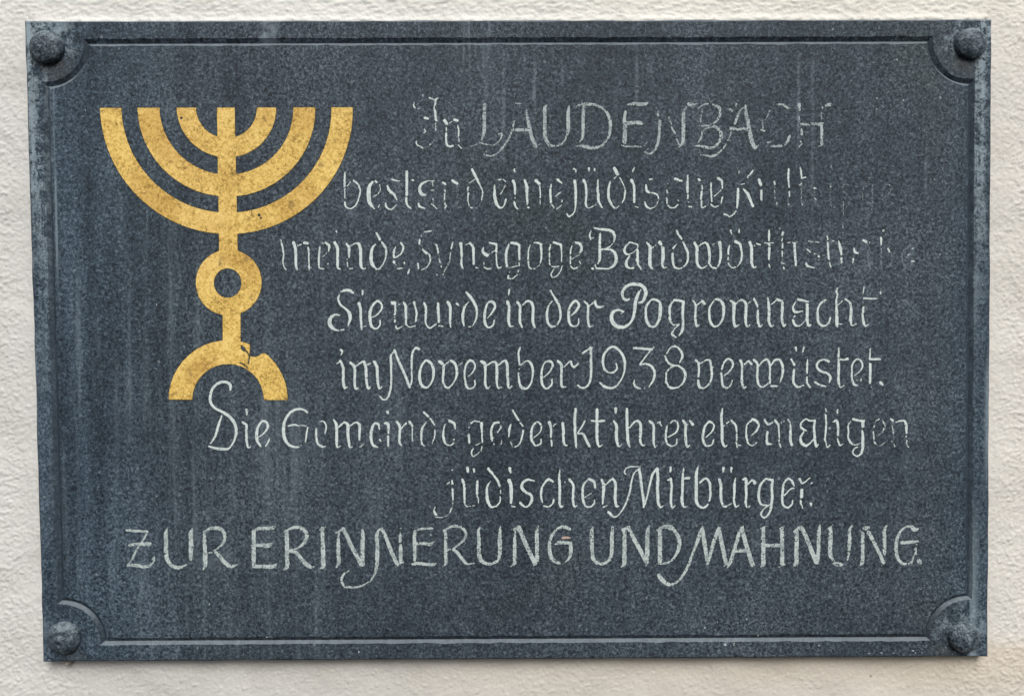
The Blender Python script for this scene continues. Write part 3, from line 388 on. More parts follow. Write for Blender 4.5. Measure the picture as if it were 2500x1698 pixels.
("jüdischen", 0.024, """@S 14 283,180 290,182;12 240,310 260,295;24 285,280/14 288,310/24;20 290,360 292,410/20 295,465/12;12 290,490;10 280,540 265,580/14;14 125,530/8 115,560/14 125,590/24 135,600;8 130,625 180,628 240,610;
30 430,160 435,195/24;22 492,170 494,200/16;30 385,275 400,330/26 402,410/24 403,490/18;14 405,505 430,530/12;8 440,525 500,515;28 525,285/20 523,340/26 522,400/24;14 522,420 535,460/12 535,500/10;
34 628,168/26 665,210/24;18 670,220 710,270/24 735,330/22;12 745,370 745,400;12 740,430 738,480/14 700,525/16;16 650,285/8 620,330/22 615,410/28 625,480/32 660,530/20 700,520/14;
30 830,165 838,200/22;38 825,280 842,330/34 845,410/34 843,490/22;18 850,522 880,528/14;12 1065,282 1000,272/24 955,300/24 945,345/30 985,390/28 1030,415/26 1040,460/28 1015,510/20 985,530/14 955,515/22 930,490/24;
18 1240,292 1200,268/26 1155,310/18 1130,370/22 1128,430/22 1140,485/14;18 1155,520 1200,525/16 1235,500/14 1245,460/20;24 1305,180/12 1298,250/22 1303,330/28 1303,410/26 1302,490/26 1318,530/20 1335,515/8;14 1350,292 1355,295;26 1395,270 1430,320/24 1430,400/26 1430,480/24 1445,525/20 1470,515/8;
10 1540,440 1605,395/10;14 1560,280 1525,330/22 1520,410/26 1528,480/24 1555,525/18 1600,525/18 1630,490/18 1632,465/14;26 1580,265 1625,290/28 1640,350/20;10 1625,375;20 1700,270 1718,320/30 1715,410/28 1708,500/16;18 1715,530 1750,515/8;14 1740,315 1805,265/24 1830,310/28 1828,400/28 1830,480/28 1845,525/20 1868,515/8"""),
("Mitbürger.", 0.028, """@T 16 300,220 287,200/14 305,165/12 340,150/14 440,148/8;14 425,170 380,210/16 355,290/18 335,400/20 290,520/18 230,605/12 190,622/18 140,580/30;26 428,170 440,250/28 455,370/26 470,480/26 470,530/18;14 480,510 505,420/18 530,310/22 560,210/24 598,165/24;30 600,170 605,260/30 600,340/30 605,420/30 608,490/28 630,530/20 660,515/8;
26 725,155 722,195/20;18 700,275 730,265;24 725,260 735,320/24 730,400/24 728,480/26 740,535/18 770,515/8;14 848,165 840,230/22 838,320/28 835,410/26 833,480/30 855,530/18 882,520/8;20 840,260 900,255/24;
14 985,150 970,200/28 968,300/32 968,400/32 970,480/30 1000,525/24 1040,535/22 1080,505/16;18 1000,300 1055,260/22 1090,290/26 1100,360/24 1098,450/20 1090,470;26 1225,160 1222,195/20;22 1300,160 1297,195/16;28 1185,270 1200,320/28 1200,400/28 1205,470/26 1225,520/22 1250,525;10 1255,520 1310,490;18 1338,255/10 1328,320/26 1328,400/24 1325,470/22 1345,530/18 1375,510/8;
20 1410,270 1435,265/30 1438,340/28 1440,420/24 1435,490/24 1450,535/14 1480,515/8;14 1455,315 1500,275/20 1520,300/34;18 1625,262 1690,275/28;28 1690,275 1682,340/26 1685,420/28 1680,500/26 1660,580/22 1610,630/18 1580,600/20 1600,555/14 1670,500/14;14 1620,265 1575,320/24 1560,390/26 1560,460/26 1590,510/20 1640,510/12;
14 1800,420 1860,360/14 1890,350;20 1890,325 1870,280/24 1835,262/22 1795,310/20 1785,380/24 1780,450/24 1790,510/24 1830,535/20 1870,505/16 1880,465/12;26 1945,265/26 1970,305/20 2010,280/12 2040,255/14;14 2055,305 2065,298;32 1965,370 1962,435/30;20 1955,470 1955,500;14 1965,510 1972,540;28 2050,498 2053,508"""),
("ZUR", .12, """@U 24 115,170 150,168/30 200,175/26 315,175/20;18 315,180 270,260/18 215,340/22 170,430/22 120,505/14;26 140,310 190,300/30 330,298/40;26 130,495 200,500/34 300,512/30 350,490/22 375,455/14;20 360,440 380,415/10;20 372,425 375,455;
20 500,145/8 485,190/36 487,280/40 487,380/42 500,450/40 550,505/36 610,520/34 685,492/10;26 735,155/14 720,190/40 722,280/44 722,360/46 720,440/32;
28 845,180 850,260/38 855,350/42 857,440/44 857,500/34 835,540/8;18 860,175 905,150/30 980,150/38 1020,170/34 1042,220/34 1030,280/30 980,335/18 935,360/10;30 955,375 990,410/40 1050,480/40 1100,510/36 1160,490/10;12 885,378 920,378"""),
("ERINNERUNG", .13, """@U 38 1315,180 1315,260/40 1315,350/42 1315,440/42 1315,510/36;26 1320,185 1350,155/30 1420,150/34 1500,142/34 1520,125/6;32 1305,310 1400,308/36 1460,310/44 1490,285/10;32 1310,512 1400,508/36 1500,508/40 1535,482/8;
14 1600,185 1625,175/30 1628,240/40 1630,330/42 1630,420/42 1630,510/40 1595,545/8;20 1640,165 1690,142/28 1760,145/36 1810,190/34 1815,240/38 1780,300/30 1720,340/16 1640,355/14;24 1650,365 1710,375/36 1760,430/36 1820,495/44 1860,518/26 1892,508/8;
16 1940,165 1995,135/8;36 1965,150 1967,250/36 1970,350/44 1972,440/44 1970,510/40 1940,535/8;
@V 16 75,195 130,165/16;24 105,190 100,230/24 102,300/36 102,400/38 105,480/36 75,528/8;36 148,155 180,220/38 220,310/42 270,400/42 320,490/46;30 330,160/18 333,220/38 330,320/40 330,420/40 335,490/34;10 310,515 325,500;
30 510,155 480,170/22 465,220/36 470,320/38 468,420/40 465,500/36 440,590/24 405,645/16;14 400,650 300,700/18 200,705/24 160,705/18;22 150,690 130,640/26 155,580/22 205,548/10;34 515,155 550,230/34 590,340/40 640,450/40 660,490/36;14 690,150;18 690,190;30 685,215 685,270/30;30 690,310 690,400/38 690,470/36;18 680,475 715,470;
30 825,175 820,240/34 820,300/36 823,380/34 825,450/30;14 850,165 880,155/22 990,150/20;16 975,205 977,215;28 850,295 920,293/28 970,300/34 1005,270/6;26 800,490 850,480/34 920,488/30 1000,490/28 1025,480/10;
24 1100,170 1115,200/30 1115,300/32 1115,400/34 1115,480/28 1085,515/8;22 1110,165 1180,130/24 1260,140/28 1305,190/28 1300,240/26 1250,295/22 1190,340/16;18 1120,355 1160,350;28 1190,350 1230,385/36 1280,450/30 1320,485/22 1385,478/10;
14 1440,140 1425,170/28 1430,240/34 1430,320/36 1432,400/40 1450,450/40 1500,482/30 1560,482/28 1610,450/28 1628,380/38 1628,280/42 1630,170/28 1635,130/14;
20 1745,160 1775,150;26 1770,165 1770,230/28 1768,320/36 1768,420/38 1765,480/36 1730,512/8;50 1805,145 1830,195/42 1870,290/42 1920,400/42 1960,480/44;20 1990,125/14 1978,170/38 1978,270/38 1980,370/40 1980,450/36;8 1940,505 1960,490;
@W 30 350,155/34 300,135/32 250,145/24 195,200/26 165,270/32 162,350/36 180,430/38 240,475/32 265,480/14;10 280,490;30 215,300/14 250,285/36 350,288/30;34 360,290 362,380/38 340,440/22 305,470/12"""),
("UND", .12, """@W 10 545,165 575,145;30 568,140/14 560,190/36 562,300/38 565,390/36 575,440/38 620,480/32 680,480/28 735,430/30 750,340/38 750,240/38 758,140/26;
40 870,170 870,240/38 870,340/40 868,440/42 865,490/36 835,518/8;36 855,165 910,140/32;36 915,160 960,250/42 1010,340/42 1075,460/44;18 1100,130/20 1088,190/42 1085,300/42 1085,400/42 1082,470/36;12 1070,505 1085,480;
44 1205,175 1205,260/44 1205,350/42 1205,460/42;16 1175,165 1240,135/34 1300,140/50 1345,175/36 1385,250/40 1385,330/38 1350,410/26 1300,465/24 1240,480/24 1175,485/10"""),
("MAHNUNG.", .12, """@W 14 1605,135/20 1580,210/36 1545,310/28 1505,410/24 1470,510/30 1410,610/26 1350,665/24 1290,680/32 1230,640/42 1195,595/40;34 1605,150 1620,250/40 1640,370/40 1655,480/34;20 1660,480 1690,370/34 1720,260/36 1760,150/34;36 1762,150 1785,270/40 1810,390/40 1830,480/38;8 1810,508 1835,490;
12 1995,125 1960,180/34 1930,280/34 1895,390/36 1870,470/36 1840,525/8;40 1980,150 2010,270/42 2040,370/42 2080,490/44;34 1910,362 2020,360;8 2070,518 2105,490;
@X 12 415,150 475,125/8;36 440,150 440,200/36 438,260/42 440,350/40 438,440/44 438,490/40 415,515/10;36 440,312 620,310;12 595,150 635,130;36 615,150 617,250/40 617,350/38 618,480/42;10 585,518 645,490;
30 735,180 790,140/36;38 755,180 755,280/40 752,380/42 750,480/42 720,512/8;38 800,140 840,220/40 880,320/42 940,470/44;20 975,120/18 965,180/36 962,280/36 960,380/38 950,470/36;
12 1050,155 1095,120/10;36 1075,150 1075,250/42 1070,350/42 1080,420/38 1110,455/18;20 1100,480 1130,475 1190,490/22;14 1105,490 1150,505 1190,495;16 1275,125 1255,170/30 1255,270/36 1248,350/32;26 1248,385 1235,450/16;
12 1350,170 1375,190;34 1378,195 1378,290/36 1378,390/36 1375,470/36 1350,505/8;40 1395,150 1430,145/36;40 1435,190 1470,250/38;36 1485,280 1530,370/34 1575,470/36;12 1560,500 1590,470;20 1605,125/16 1585,170/36 1585,260/36 1585,380/34;14 1590,400;
14 1910,150/8 1870,160/44 1830,130/30 1780,140/20 1730,190/26 1700,270/32 1695,350/36 1710,430/32 1760,485/28 1790,485/18;34 1750,285 1830,280/34 1900,272/20;14 1890,300;24 1880,340 1880,390/24;16 1865,400 1845,460/18 1810,485/12;42 1908,455 1922,470/38"""),
]
# letters that are known only from their faint remains
GHOST = {
"In": "@A 16 60,230 120,170 200,160 250,200;16 70,590 130,620 200,590 245,520 246,400;18 347,420 347,520;16 455,415 465,600",
"bestand": "@C 18 1000,250 1000,330 1000,450;20 1105,270 1108,400 1110,480;22 1225,270 1228,380 1230,480 1260,490;16 1340,480 1400,500 1450,440",
"Kult": "@E 20 545,250 548,400 570,480;20 675,390 680,470 720,480;20 798,215 800,330 805,440 830,480;20 920,310 925,400 930,450 960,480 1010,465;20 1075,270 1075,400 1080,470 1110,490;18 1250,280 1200,270 1190,330 1240,380 1260,430 1220,480 1180,470;18 1460,275 1400,270 1380,340 1390,430 1450,450;20 1470,280 1470,420 1460,540 1400,570;18 1580,400 1640,340 1650,290 1610,270 1570,330 1570,420 1610,480 1660,450",
"Synagoge": "@F 16 1560,130 1480,160 1445,220 1480,300;18 1605,265 1640,400 1665,470;16 1765,235 1735,400 1690,500 1640,560",
"Bandwörthstraße": "@H 16 1060,230 1160,240;18 815,130 812,470;14 1370,440 1385,480 1400,470;14 1480,440 1500,480 1560,470 1610,420;22 1620,250 1625,350 1630,440 1650,485;20 1748,260 1748,400 1750,470;16 1755,200 1790,160 1830,190 1815,250 1800,280;16 1830,330 1855,390 1830,450 1790,480;16 2040,440 2000,475 1960,450 1945,390 1955,320 2000,285 2040,300 2030,350 1970,395",
"ehemaligen": "@R 14 1500,300 1480,400 1500,510 1560,530 1600,490;12 1500,440 1570,400 1595,330 1560,285;18 1660,310 1675,520",
"jüdischen": "@S 16 290,460 285,540 240,610 180,628 120,600"}

# ---------------------------------------------------------------- wall
def build_wall():
    st = .00085
    def axis(a, b):
        c = np.arange(a, b, st); out = [c]
        g = st; lo = []; p = a
        while p > -1.6:
            g *= 1.5; p -= g; lo.append(p)
        g = st; hi = []; p = c[-1]
        while p < 1.9:
            g *= 1.5; p += g; hi.append(p)
        return np.array(lo[::-1] + list(c) + hi)
    xs, zs = axis(-.50, .50), axis(-.15, .56)
    nx, nz = len(xs), len(zs)
    sh = (nz, nx); mm = 1 / (st * 1000)
    iso = vnoise(sh, 7 * mm, 1); iso2 = vnoise(sh, 2.2 * mm, 2); lump = vnoise(sh, (2.3 * mm, 3.0 * mm), 3)
    hor = vnoise(sh, (2.2 * mm, 9 * mm), 4); hor2 = vnoise(sh, (1.9 * mm, 4.0 * mm), 5)
    ver = vnoise(sh, (12 * mm, 2.6 * mm), 6); und = vnoise(sh, 45 * mm, 7); tiny = vnoise(sh, 1.8 * mm, 8)
    X, Z = np.meshgrid(xs, zs)
    top = sstep(.398, .412, Z); side = sstep(.30, .306, np.abs(X)) * (1 - top)
    near = side * (1 - sstep(.306, .322, np.abs(X)))
    dens = .10 * (vnoise(sh, 22 * mm, 9) - .5)
    bumps = .75 * sstep(.58, .74, lump + dens) * (.5 + .5 * iso) + .5 * sstep(.64, .80, iso2 + dens) + .35 * iso + .12 * tiny
    ridges = .85 * sstep(.45, .75, hor + dens) * (.6 + .4 * iso) + .5 * sstep(.55, .80, hor2 + dens) + .25 * iso + .12 * tiny
    h = bumps * (1 - .9 * top) + ridges * .9 * top
    h = h * (1 - .5 * near) + .35 * near * ver
    # the plasterer's smooth band under the slab
    calm = sstep(.004, -.004, Z) * sstep(.305, .262, np.abs(X)) * (.88 - .35 * sstep(-.02, -.055, Z))
    pim = sstep(.93, .985, lump) * .8
    h = h * (1 - calm) + calm * (.10 * iso + .06 * tiny + pim)
    h = h * .00064 + (und - .5) * .0012
    Y = -h
    # plaster drawn up against the slab's top edge
    Y -= .0012 * np.exp(-((Z - .4035) / .0022) ** 2) * (np.abs(X) < .3) * (.6 + .8 * iso)
    Y *= sstep(.51, .46, np.abs(X)) * sstep(.57, .52, Z) * sstep(-.16, -.11, Z)
    verts = np.stack([X, Y, Z], -1).reshape(-1, 3)
    i = np.arange(nz - 1)[:, None] * nx + np.arange(nx - 1)[None]
    cx_, cz_ = (xs[1:] + xs[:-1]) / 2, (zs[1:] + zs[:-1]) / 2
    keep = ~((np.abs(cx_)[None] < .275) & ((cz_ > .022) & (cz_ < .378))[:, None])
    i = i[keep]
    quads = np.stack([i, i + 1, i + nx + 1, i + nx], -1)
    # behind the slab: one plain sheet
    n = len(verts); verts = np.vstack([verts, [(-.30, .004, -.001), (.30, .004, -.001), (.30, .004, .401), (-.30, .004, .401)]])
    quads = np.vstack([quads, [(n, n + 1, n + 2, n + 3)]])
    used = np.zeros(len(verts), bool); used[quads.ravel()] = True
    idx = np.cumsum(used) - 1; verts = verts[used]; quads = idx[quads]
    me = bpy.data.meshes.new("wall")
    me.vertices.add(len(verts)); me.vertices.foreach_set("co", verts.ravel())
    me.loops.add(quads.size); me.loops.foreach_set("vertex_index", quads.ravel().astype(np.int32))
    me.polygons.add(len(quads)); me.polygons.foreach_set("loop_start", np.arange(0, quads.size, 4, dtype=np.int32))
    me.polygons.foreach_set("loop_total", np.full(len(quads), 4, np.int32))
    me.update(calc_edges=True); me.validate()
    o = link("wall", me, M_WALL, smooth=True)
    o["label"] = "cream painted rough plaster wall behind the dark plaque"; o["category"] = "wall"
    return o
wall = build_wall()

def lump(name, u, v, rx, ry, rz, mat, parent, seed):
    bm = bmesh.new(); bmesh.ops.create_icosphere(bm, subdivisions=3, radius=1)
    rnd = np.random.RandomState(seed); ph = rnd.rand(6) * 6
    x, z = S1(u, v)
    for q in bm.verts:
        c = q.co; k = 1 + .12 * math.sin(3 * c.x + ph[0]) + .12 * math.sin(4 * c.z + ph[1]) + .08 * math.sin(7 * c.y + 5 * c.x + ph[2])
        s = lambda t: math.copysign(abs(t) ** .6, t)
        q.co = Vector((x + s(c.x) * rx * k, -.0025 + s(c.y) * ry * k, z + s(c.z) * rz * k))
    me = bpy.data.meshes.new(name); bm.to_mesh(me); bm.free()
    return link(name, me, mat, parent, smooth=True)
mortar = lump("mortar_lump", 157, 1615, .0016, .003, .0040, M_MORTAR, wall, 3)
mortar["label"] = "buff lump of mortar under the slab's lower edge"

# ---------------------------------------------------------------- plaque
plaque = bpy.data.objects.new("memorial_plaque", None); COL.objects.link(plaque)
plaque.empty_display_size = .05
plaque["label"] = "dark slate memorial plaque with gold menorah and worn white German inscription"
plaque["category"] = "plaque"

def resample(poly, step, closed=True):
    out = []
    n = len(poly)
    for k in range(n if closed else n - 1):
        a, b = np.array(poly[k]), np.array(poly[(k + 1) % n])
        m = max(1, int(round(np.linalg.norm(b - a) / step)))
        out += [tuple(a + (b - a) * t / m) for t in range(m)]
    return out
def offset(poly, dist, jit=None):
    p = np.array(poly); a = p - np.roll(p, 1, 0); b = np.roll(p, -1, 0) - p
    a /= np.linalg.norm(a, axis=1)[:, None]; b /= np.linalg.norm(b, axis=1)[:, None]
    na = np.stack([-a[:, 1], a[:, 0]], 1); nb = np.stack([-b[:, 1], b[:, 0]], 1)
    m = na + nb; m /= np.maximum(np.sum(m * na, 1), .45)[:, None]      # mitre: m.na == dist
    d = dist if jit is None else (dist + jit)[:, None]
    return p + m * d
def smooth_jit(n, amp, seed, w=3):
    r = np.random.RandomState(seed).randn(n)
    for _ in range(w): r = (np.roll(r, 1) + r + np.roll(r, -1)) / 3
    return r / r.std() * amp

def build_slab():
    rr = .0262
    path = []
    n = len(GROOVE)
    for k in range(n):                                # clockwise from the upper left corner, as seen
        c = np.array(GROOVE[k]); a = np.array(GROOVE[k - 1]) - c; b = np.array(GROOVE[(k + 1) % n]) - c
        ta, tb = math.atan2(a[1], a[0]), math.atan2(b[1], b[0])
        dl = (tb - ta + math.pi) % (2 * math.pi) - math.pi
        arc = [tuple(c + rr * np.array((math.cos(ta + dl * t / 18), math.sin(ta + dl * t / 18)))) for t in range(19)]
        path += arc
    path = resample(path, .0017)
    N = len(path)
    hw = .00225
    out_ = offset(path, hw, smooth_jit(N, .00017, 1, 2)); in_ = offset(path, -hw, smooth_jit(N, .00017, 2, 2))
    area = lambda q: abs(sum(q[i][0] * q[(i + 1) % len(q)][1] - q[(i + 1) % len(q)][0] * q[i][1] for i in range(len(q))) / 2)
    if area(out_) < area(in_): out_, in_ = in_, out_
    mid = np.array(path)
    rim = resample(SLAB, .003)
    NR = len(rim)
    ctr = np.mean(np.array(SLAB), 0)
    o1 = offset(rim, .0, smooth_jit(NR, .00011, 5))
    o2 = offset(rim, .0009, smooth_jit(NR, .00010, 6)); 
    if area(o2) > area(rim): o2 = offset(rim, -.0009, smooth_jit(NR, .00010, 6))
    V = []; F = []
    def ring(pts, y):
        s = len(V); V.extend([(float(p[0]), y, float(p[1])) for p in pts]); return s
    a = ring(o2, -T); b = ring(o1, -T + .0008); c = ring(o1, .003)
    g0 = ring(out_, -T); g1 = ring(mid + np.array((0, -.0004)), -T + .0020); g2 = ring(in_, -T)
    def strip(p, q, n):
        for k in range(n): F.append((p + k, p + (k + 1) % n, q + (k + 1) % n, q + k))
    strip(a, b, NR); strip(b, c, NR); strip(g0, g1, N); strip(g1, g2, N)
    F.append(tuple(range(c, c + NR)))
    # the flat faces: rim between edge and groove, and the panel inside the groove
    pts = [Vector((float(p[0]), float(p[1]))) for p in list(o2) + list(out_) + list(in_)]
    loops = [list(range(NR)), list(range(NR, NR + N)), list(range(NR + N, NR + 2 * N))]
    edges = [(q[k], q[(k + 1) % len(q)]) for q in loops for k in range(len(q))]
    cv, _, cf, ov, _, _ = geometry.delaunay_2d_cdt(pts, edges, [], 0, 1e-7)
    ctrs = np.array([np.mean([cv[i] for i in fc], 0) for fc in cf])
    def inside(q):
        q = np.array(q); p = np.roll(q, 1, 0); c = np.zeros(len(ctrs), bool)
        for (x0, y0), (x1, y1) in zip(p, q):
            if y0 != y1: c ^= ((y0 > ctrs[:, 1]) != (y1 > ctrs[:, 1])) & (ctrs[:, 0] < (x1 - x0) * (ctrs[:, 1] - y0) / (y1 - y0) + x0)
        return c
    keep = inside(o2) & (~inside(out_) | inside(in_))
    s0 = len(V); V.extend([(p[0], -T, p[1]) for p in cv])
    F += [tuple(s0 + i for i in fc) for fc, k in zip(cf, keep) if k]
    me = mesh_from(V, F)
    bm = bmesh.new(); bm.from_mesh(me); bmesh.ops.remove_doubles(bm, verts=bm.verts, dist=2e-6)
    bmesh.ops.recalc_face_normals(bm, faces=bm.faces); bm.to_mesh(me); bm.free()
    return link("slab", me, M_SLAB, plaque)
build_slab()

# ---------------------------------------------------------------- bolts
def build_bolt(u, v, r, hgt, nub, tilt, seed, label):
    x, z = S1(u, v)
    seg, rings = 72, 26
    prof = [(r * .93, .0), (r * 1.0, .0006), (r * 1.01, .0013), (r * .985, .0018)]
    for k in range(rings):
        t = (k + 1) / rings
        q = r * .985 * math.cos(t * math.pi / 2)
        y = .0018 + hgt * math.sin(t * math.pi / 2) ** (.92)
        if nub: y += nub * math.exp(-(q / (r * .20)) ** 2) - .0004 * math.exp(-((q - r * .33) / (r * .09)) ** 2)
        prof.append((q, y))
    nz_ = vnoise((len(prof), seg + 1), (2.3, 3.5), seed) - .5; nz2 = vnoise((len(prof), seg + 1), (1.3, 1.6), seed + 9) - .5
    nz_[:, -1] = nz_[:, 0]
    V = []; F = []
    for i, (q, y) in enumerate(prof):
        for k in range(seg):
            w = min(1, k / 8, (seg - k) / 8) if False else 1
            a = 2 * math.pi * k / seg
            dsp = (.00022 * nz_[i, k] + .00016 * nz2[i, k]) * min(1, q / (r * .25))
            V.append((x + (q + dsp) * math.cos(a), -T + .0006 - y - dsp * .8 + tilt * q * math.sin(a), z + (q + dsp) * math.sin(a)))
    for i in range(len(prof) - 1):
        for k in range(seg):
            F.append((i * seg + k, i * seg + (k + 1) % seg, (i + 1) * seg + (k + 1) % seg, (i + 1) * seg + k))
    me = mesh_from(V, F)
    bm = bmesh.new(); bm.from_mesh(me); bmesh.ops.remove_doubles(bm, verts=bm.verts, dist=1e-6)
    bmesh.ops.recalc_face_normals(bm, faces=bm.faces); bm.to_mesh(me); bm.free()
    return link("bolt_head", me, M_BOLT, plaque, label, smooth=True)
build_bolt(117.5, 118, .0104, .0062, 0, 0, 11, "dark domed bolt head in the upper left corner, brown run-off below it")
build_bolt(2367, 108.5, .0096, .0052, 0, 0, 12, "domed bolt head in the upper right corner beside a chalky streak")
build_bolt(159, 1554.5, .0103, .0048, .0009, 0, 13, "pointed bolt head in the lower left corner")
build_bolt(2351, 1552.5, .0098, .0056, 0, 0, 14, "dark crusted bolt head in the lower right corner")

# ---------------------------------------------------------------- painted marks
ST = 1.25                                       # raster step on the sheet
GW, GH = int(2500 / ST) + 1, int(1698 / ST) + 1
N_EDGE = vnoise((GH, GW), 4.6 / ST, 21) + .6 * vnoise((GH, GW), 2.4 / ST, 22) - .8
N_PIT = .55 * vnoise((GH, GW), 5.0 / ST, 23) + .45 * vnoise((GH, GW), 2.9 / ST, 24)
N_BIG = vnoise((GH, GW), 26 / ST, 25)
PIT = N_PIT + .16 * (N_BIG - .5)
PQ = np.quantile(PIT, np.linspace(0, 1, 201))

def spline(pts):
    """centripetal curve through (x, y, r) points"""
    P = np.array(pts, float)
    if len(P) < 3: return P
    P = np.vstack([2 * P[0] - P[1], P, 2 * P[-1] - P[-2]])
    out = [P[1]]
    for k in range(1, len(P) - 2):
        p = P[k - 1:k + 3]
        t = np.concatenate([[0], np.cumsum(np.maximum(np.linalg.norm(np.diff(p[:, :2], axis=0), axis=1), 1e-3) ** .5)])
        for s in np.linspace(t[1], t[2], 7)[1:]:
            A = [(t[j + 1] - s) / (t[j + 1] - t[j]) * p[j] + (s - t[j]) / (t[j + 1] - t[j]) * p[j + 1] for j in range(3)]
            B = [(t[j + 2] - s) / (t[j + 2] - t[j]) * A[j] + (s - t[j]) / (t[j + 2] - t[j]) * A[j + 1] for j in range(2)]
            out.append((t[2] - s) / (t[2] - t[1]) * B[0] + (s - t[1]) / (t[2] - t[1]) * B[1])
    out = np.array(out); out[:, 2] = np.clip(out[:, 2], P[:, 2].min(), P[:, 2].max())
    return out

ZF = 2324 / 600
def parse(txt):
    ox, oy = 0, 0; strokes = []
    for s in txt.replace("\n", "").split(";"):
        s = s.strip()
        if not s: continue
        tok = s.split()
        if tok[0][0] == "@": ox, oy = SHEET[tok[0][1]]; tok = tok[1:]
        if not tok: continue
        w = float(tok[0]); pts = []
        for q in tok[1:]:
            c = q.split("/")
            if len(c) > 1: w = float(c[1])
            a, b = c[0].split(",")
            pts.append((ox + float(a) / ZF, oy + float(b) / ZF, w / ZF / 2))
        strokes.append(spline(pts))
    return strokes

def stroke_field(strokes, pad=6):
    lo = np.min([s[:, :2].min(0) for s in strokes], 0) - 14 - pad; hi = np.max([s[:, :2].max(0) for s in strokes], 0) + 14 + pad
    i0, j0 = int(lo[1] / ST), int(lo[0] / ST); i1, j1 = int(hi[1] / ST) + 1, int(hi[0] / ST) + 1
    f = np.full((i1 - i0, j1 - j0), 50.)
    def seg(a, b):
        m = max(a[2], b[2]) + 6
        x0, x1 = min(a[0], b[0]) - m, max(a[0], b[0]) + m; y0, y1 = min(a[1], b[1]) - m, max(a[1], b[1]) + m
        r0, r1 = max(int(y0 / ST) - i0, 0), int(y1 / ST) + 2 - i0; c0, c1 = max(int(x0 / ST) - j0, 0), int(x1 / ST) + 2 - j0
        sub = f[r0:r1, c0:c1]
        yy = (np.arange(sub.shape[0]) + r0 + i0)[:, None] * ST - a[1]; xx = (np.arange(sub.shape[1]) + c0 + j0)[None] * ST - a[0]
        dx, dy = b[0] - a[0], b[1] - a[1]; L = dx * dx + dy * dy
        t = np.clip((xx * dx + yy * dy) / L, 0, 1) if L > 1e-9 else np.zeros_like(xx + yy)
        dd = np.hypot(xx - t * dx, yy - t * dy) - (a[2] + (b[2] - a[2]) * t)
        np.minimum(sub, dd, out=sub)
    for s in strokes:
        if len(s) == 1: seg(s[0], s[0])
        for k in range(len(s) - 1): seg(s[k], s[k + 1])
    return f, i0, j0

def contour_mesh(f, i0, j0, lift):
    """flat mesh of the area f < 0, outline cut to the zero line, in slab coordinates"""
    h, w = f.shape; ins = f < 0
    cnt = ins[:-1, :-1].astype(int) + ins[1:, :-1] + ins[:-1, 1:] + ins[1:, 1:]
    P = []; key = {}; F = []
    def node(i, j):
        k = (i, j)
        if k not in key: key[k] = len(P); P.append((j, i))
        return key[k]
    def cut(i, j, i2, j2):
        k = (i, j, i2, j2) if (i, j) < (i2, j2) else (i2, j2, i, j)
        if k not in key:
            a, b = f[k[0], k[1]], f[k[2], k[3]]; t = a / (a - b)
            key[k] = len(P); P.append((k[1] + (k[3] - k[1]) * t, k[0] + (k[2] - k[0]) * t))
        return key[k]
    full = cnt == 4
    for i in range(h - 1):
        js = np.flatnonzero(full[i])
        if len(js):
            br = np.flatnonzero(np.diff(js) > 1)
            for a, b in zip(np.r_[js[0], js[br + 1]], np.r_[js[br], js[-1]]):
                F.append((node(i, a), node(i, b + 1), node(i + 1, b + 1), node(i + 1, a)))
    for i, j in zip(*np.nonzero((cnt > 0) & (cnt < 4))):
        c = ((i, j), (i, j + 1), (i + 1, j + 1), (i + 1, j)); poly = []
        for k in range(4):
            a, b = c[k], c[(k + 1) % 4]
            if ins[a]: poly.append(node(*a))
            if ins[a] != ins[b]: poly.append(cut(*a, *b))
        if len(poly) >= 3: F.append(tuple(poly))
    P = np.array(P, float)
    x, z = to_slab((P[:, 0] + j0) * ST, (P[:, 1] + i0) * ST)
    return mesh_from(np.stack([x, np.full(len(x), -T - lift), z], 1), F)

def weather(f, i0, j0, wear, edge):
    s = np.s_[i0:i0 + f.shape[0], j0:j0 + f.shape[1]]
    f = f + edge * N_EDGE[s] + .3
    if wear > 0:
        thr = np.interp(1 - wear, np.linspace(0, 1, 201), PQ)
        f = np.maximum(f, (PIT[s] - thr) * 22)
    return f

for text, wear, strokes in WORDS:
    mat = M_THIN if text == "LAUDENBACH" else M_WORN if wear >= .065 else M_PAINT
    f, i0, j0 = stroke_field(parse(strokes))
    f = weather(f, i0, j0, wear, 1.1)
    state = "almost rubbed away" if text in ("In", "LAUDENBACH", "Kult", "Synagoge") else "patchy" if text in ("bestand", "meinde,", "Bandwörthstraße", "gedenkt", "jüdische", "eine") else "still clear"
    me = contour_mesh(f, i0, j0, .00012); mats = [mat]
    if text in GHOST:                            # strokes of which only a grey breath is left
        f, i0, j0 = stroke_field(parse(GHOST[text]))
        bm = bmesh.new(); bm.from_mesh(me); n = len(bm.faces)
        g2 = contour_mesh(weather(f, i0, j0, .42, 1.8), i0, j0, .00006); bm.from_mesh(g2); bpy.data.meshes.remove(g2)
        for k, fc in enumerate(bm.faces): fc.material_index = int(k >= n)
        bm.to_mesh(me); bm.free(); mats.append(M_GHOST)
    o = link("painted_word", me, mat, plaque, "white painted word " + text.strip(",.") + ", " + state)
    for m in mats[1:]: o.data.materials.append(m)

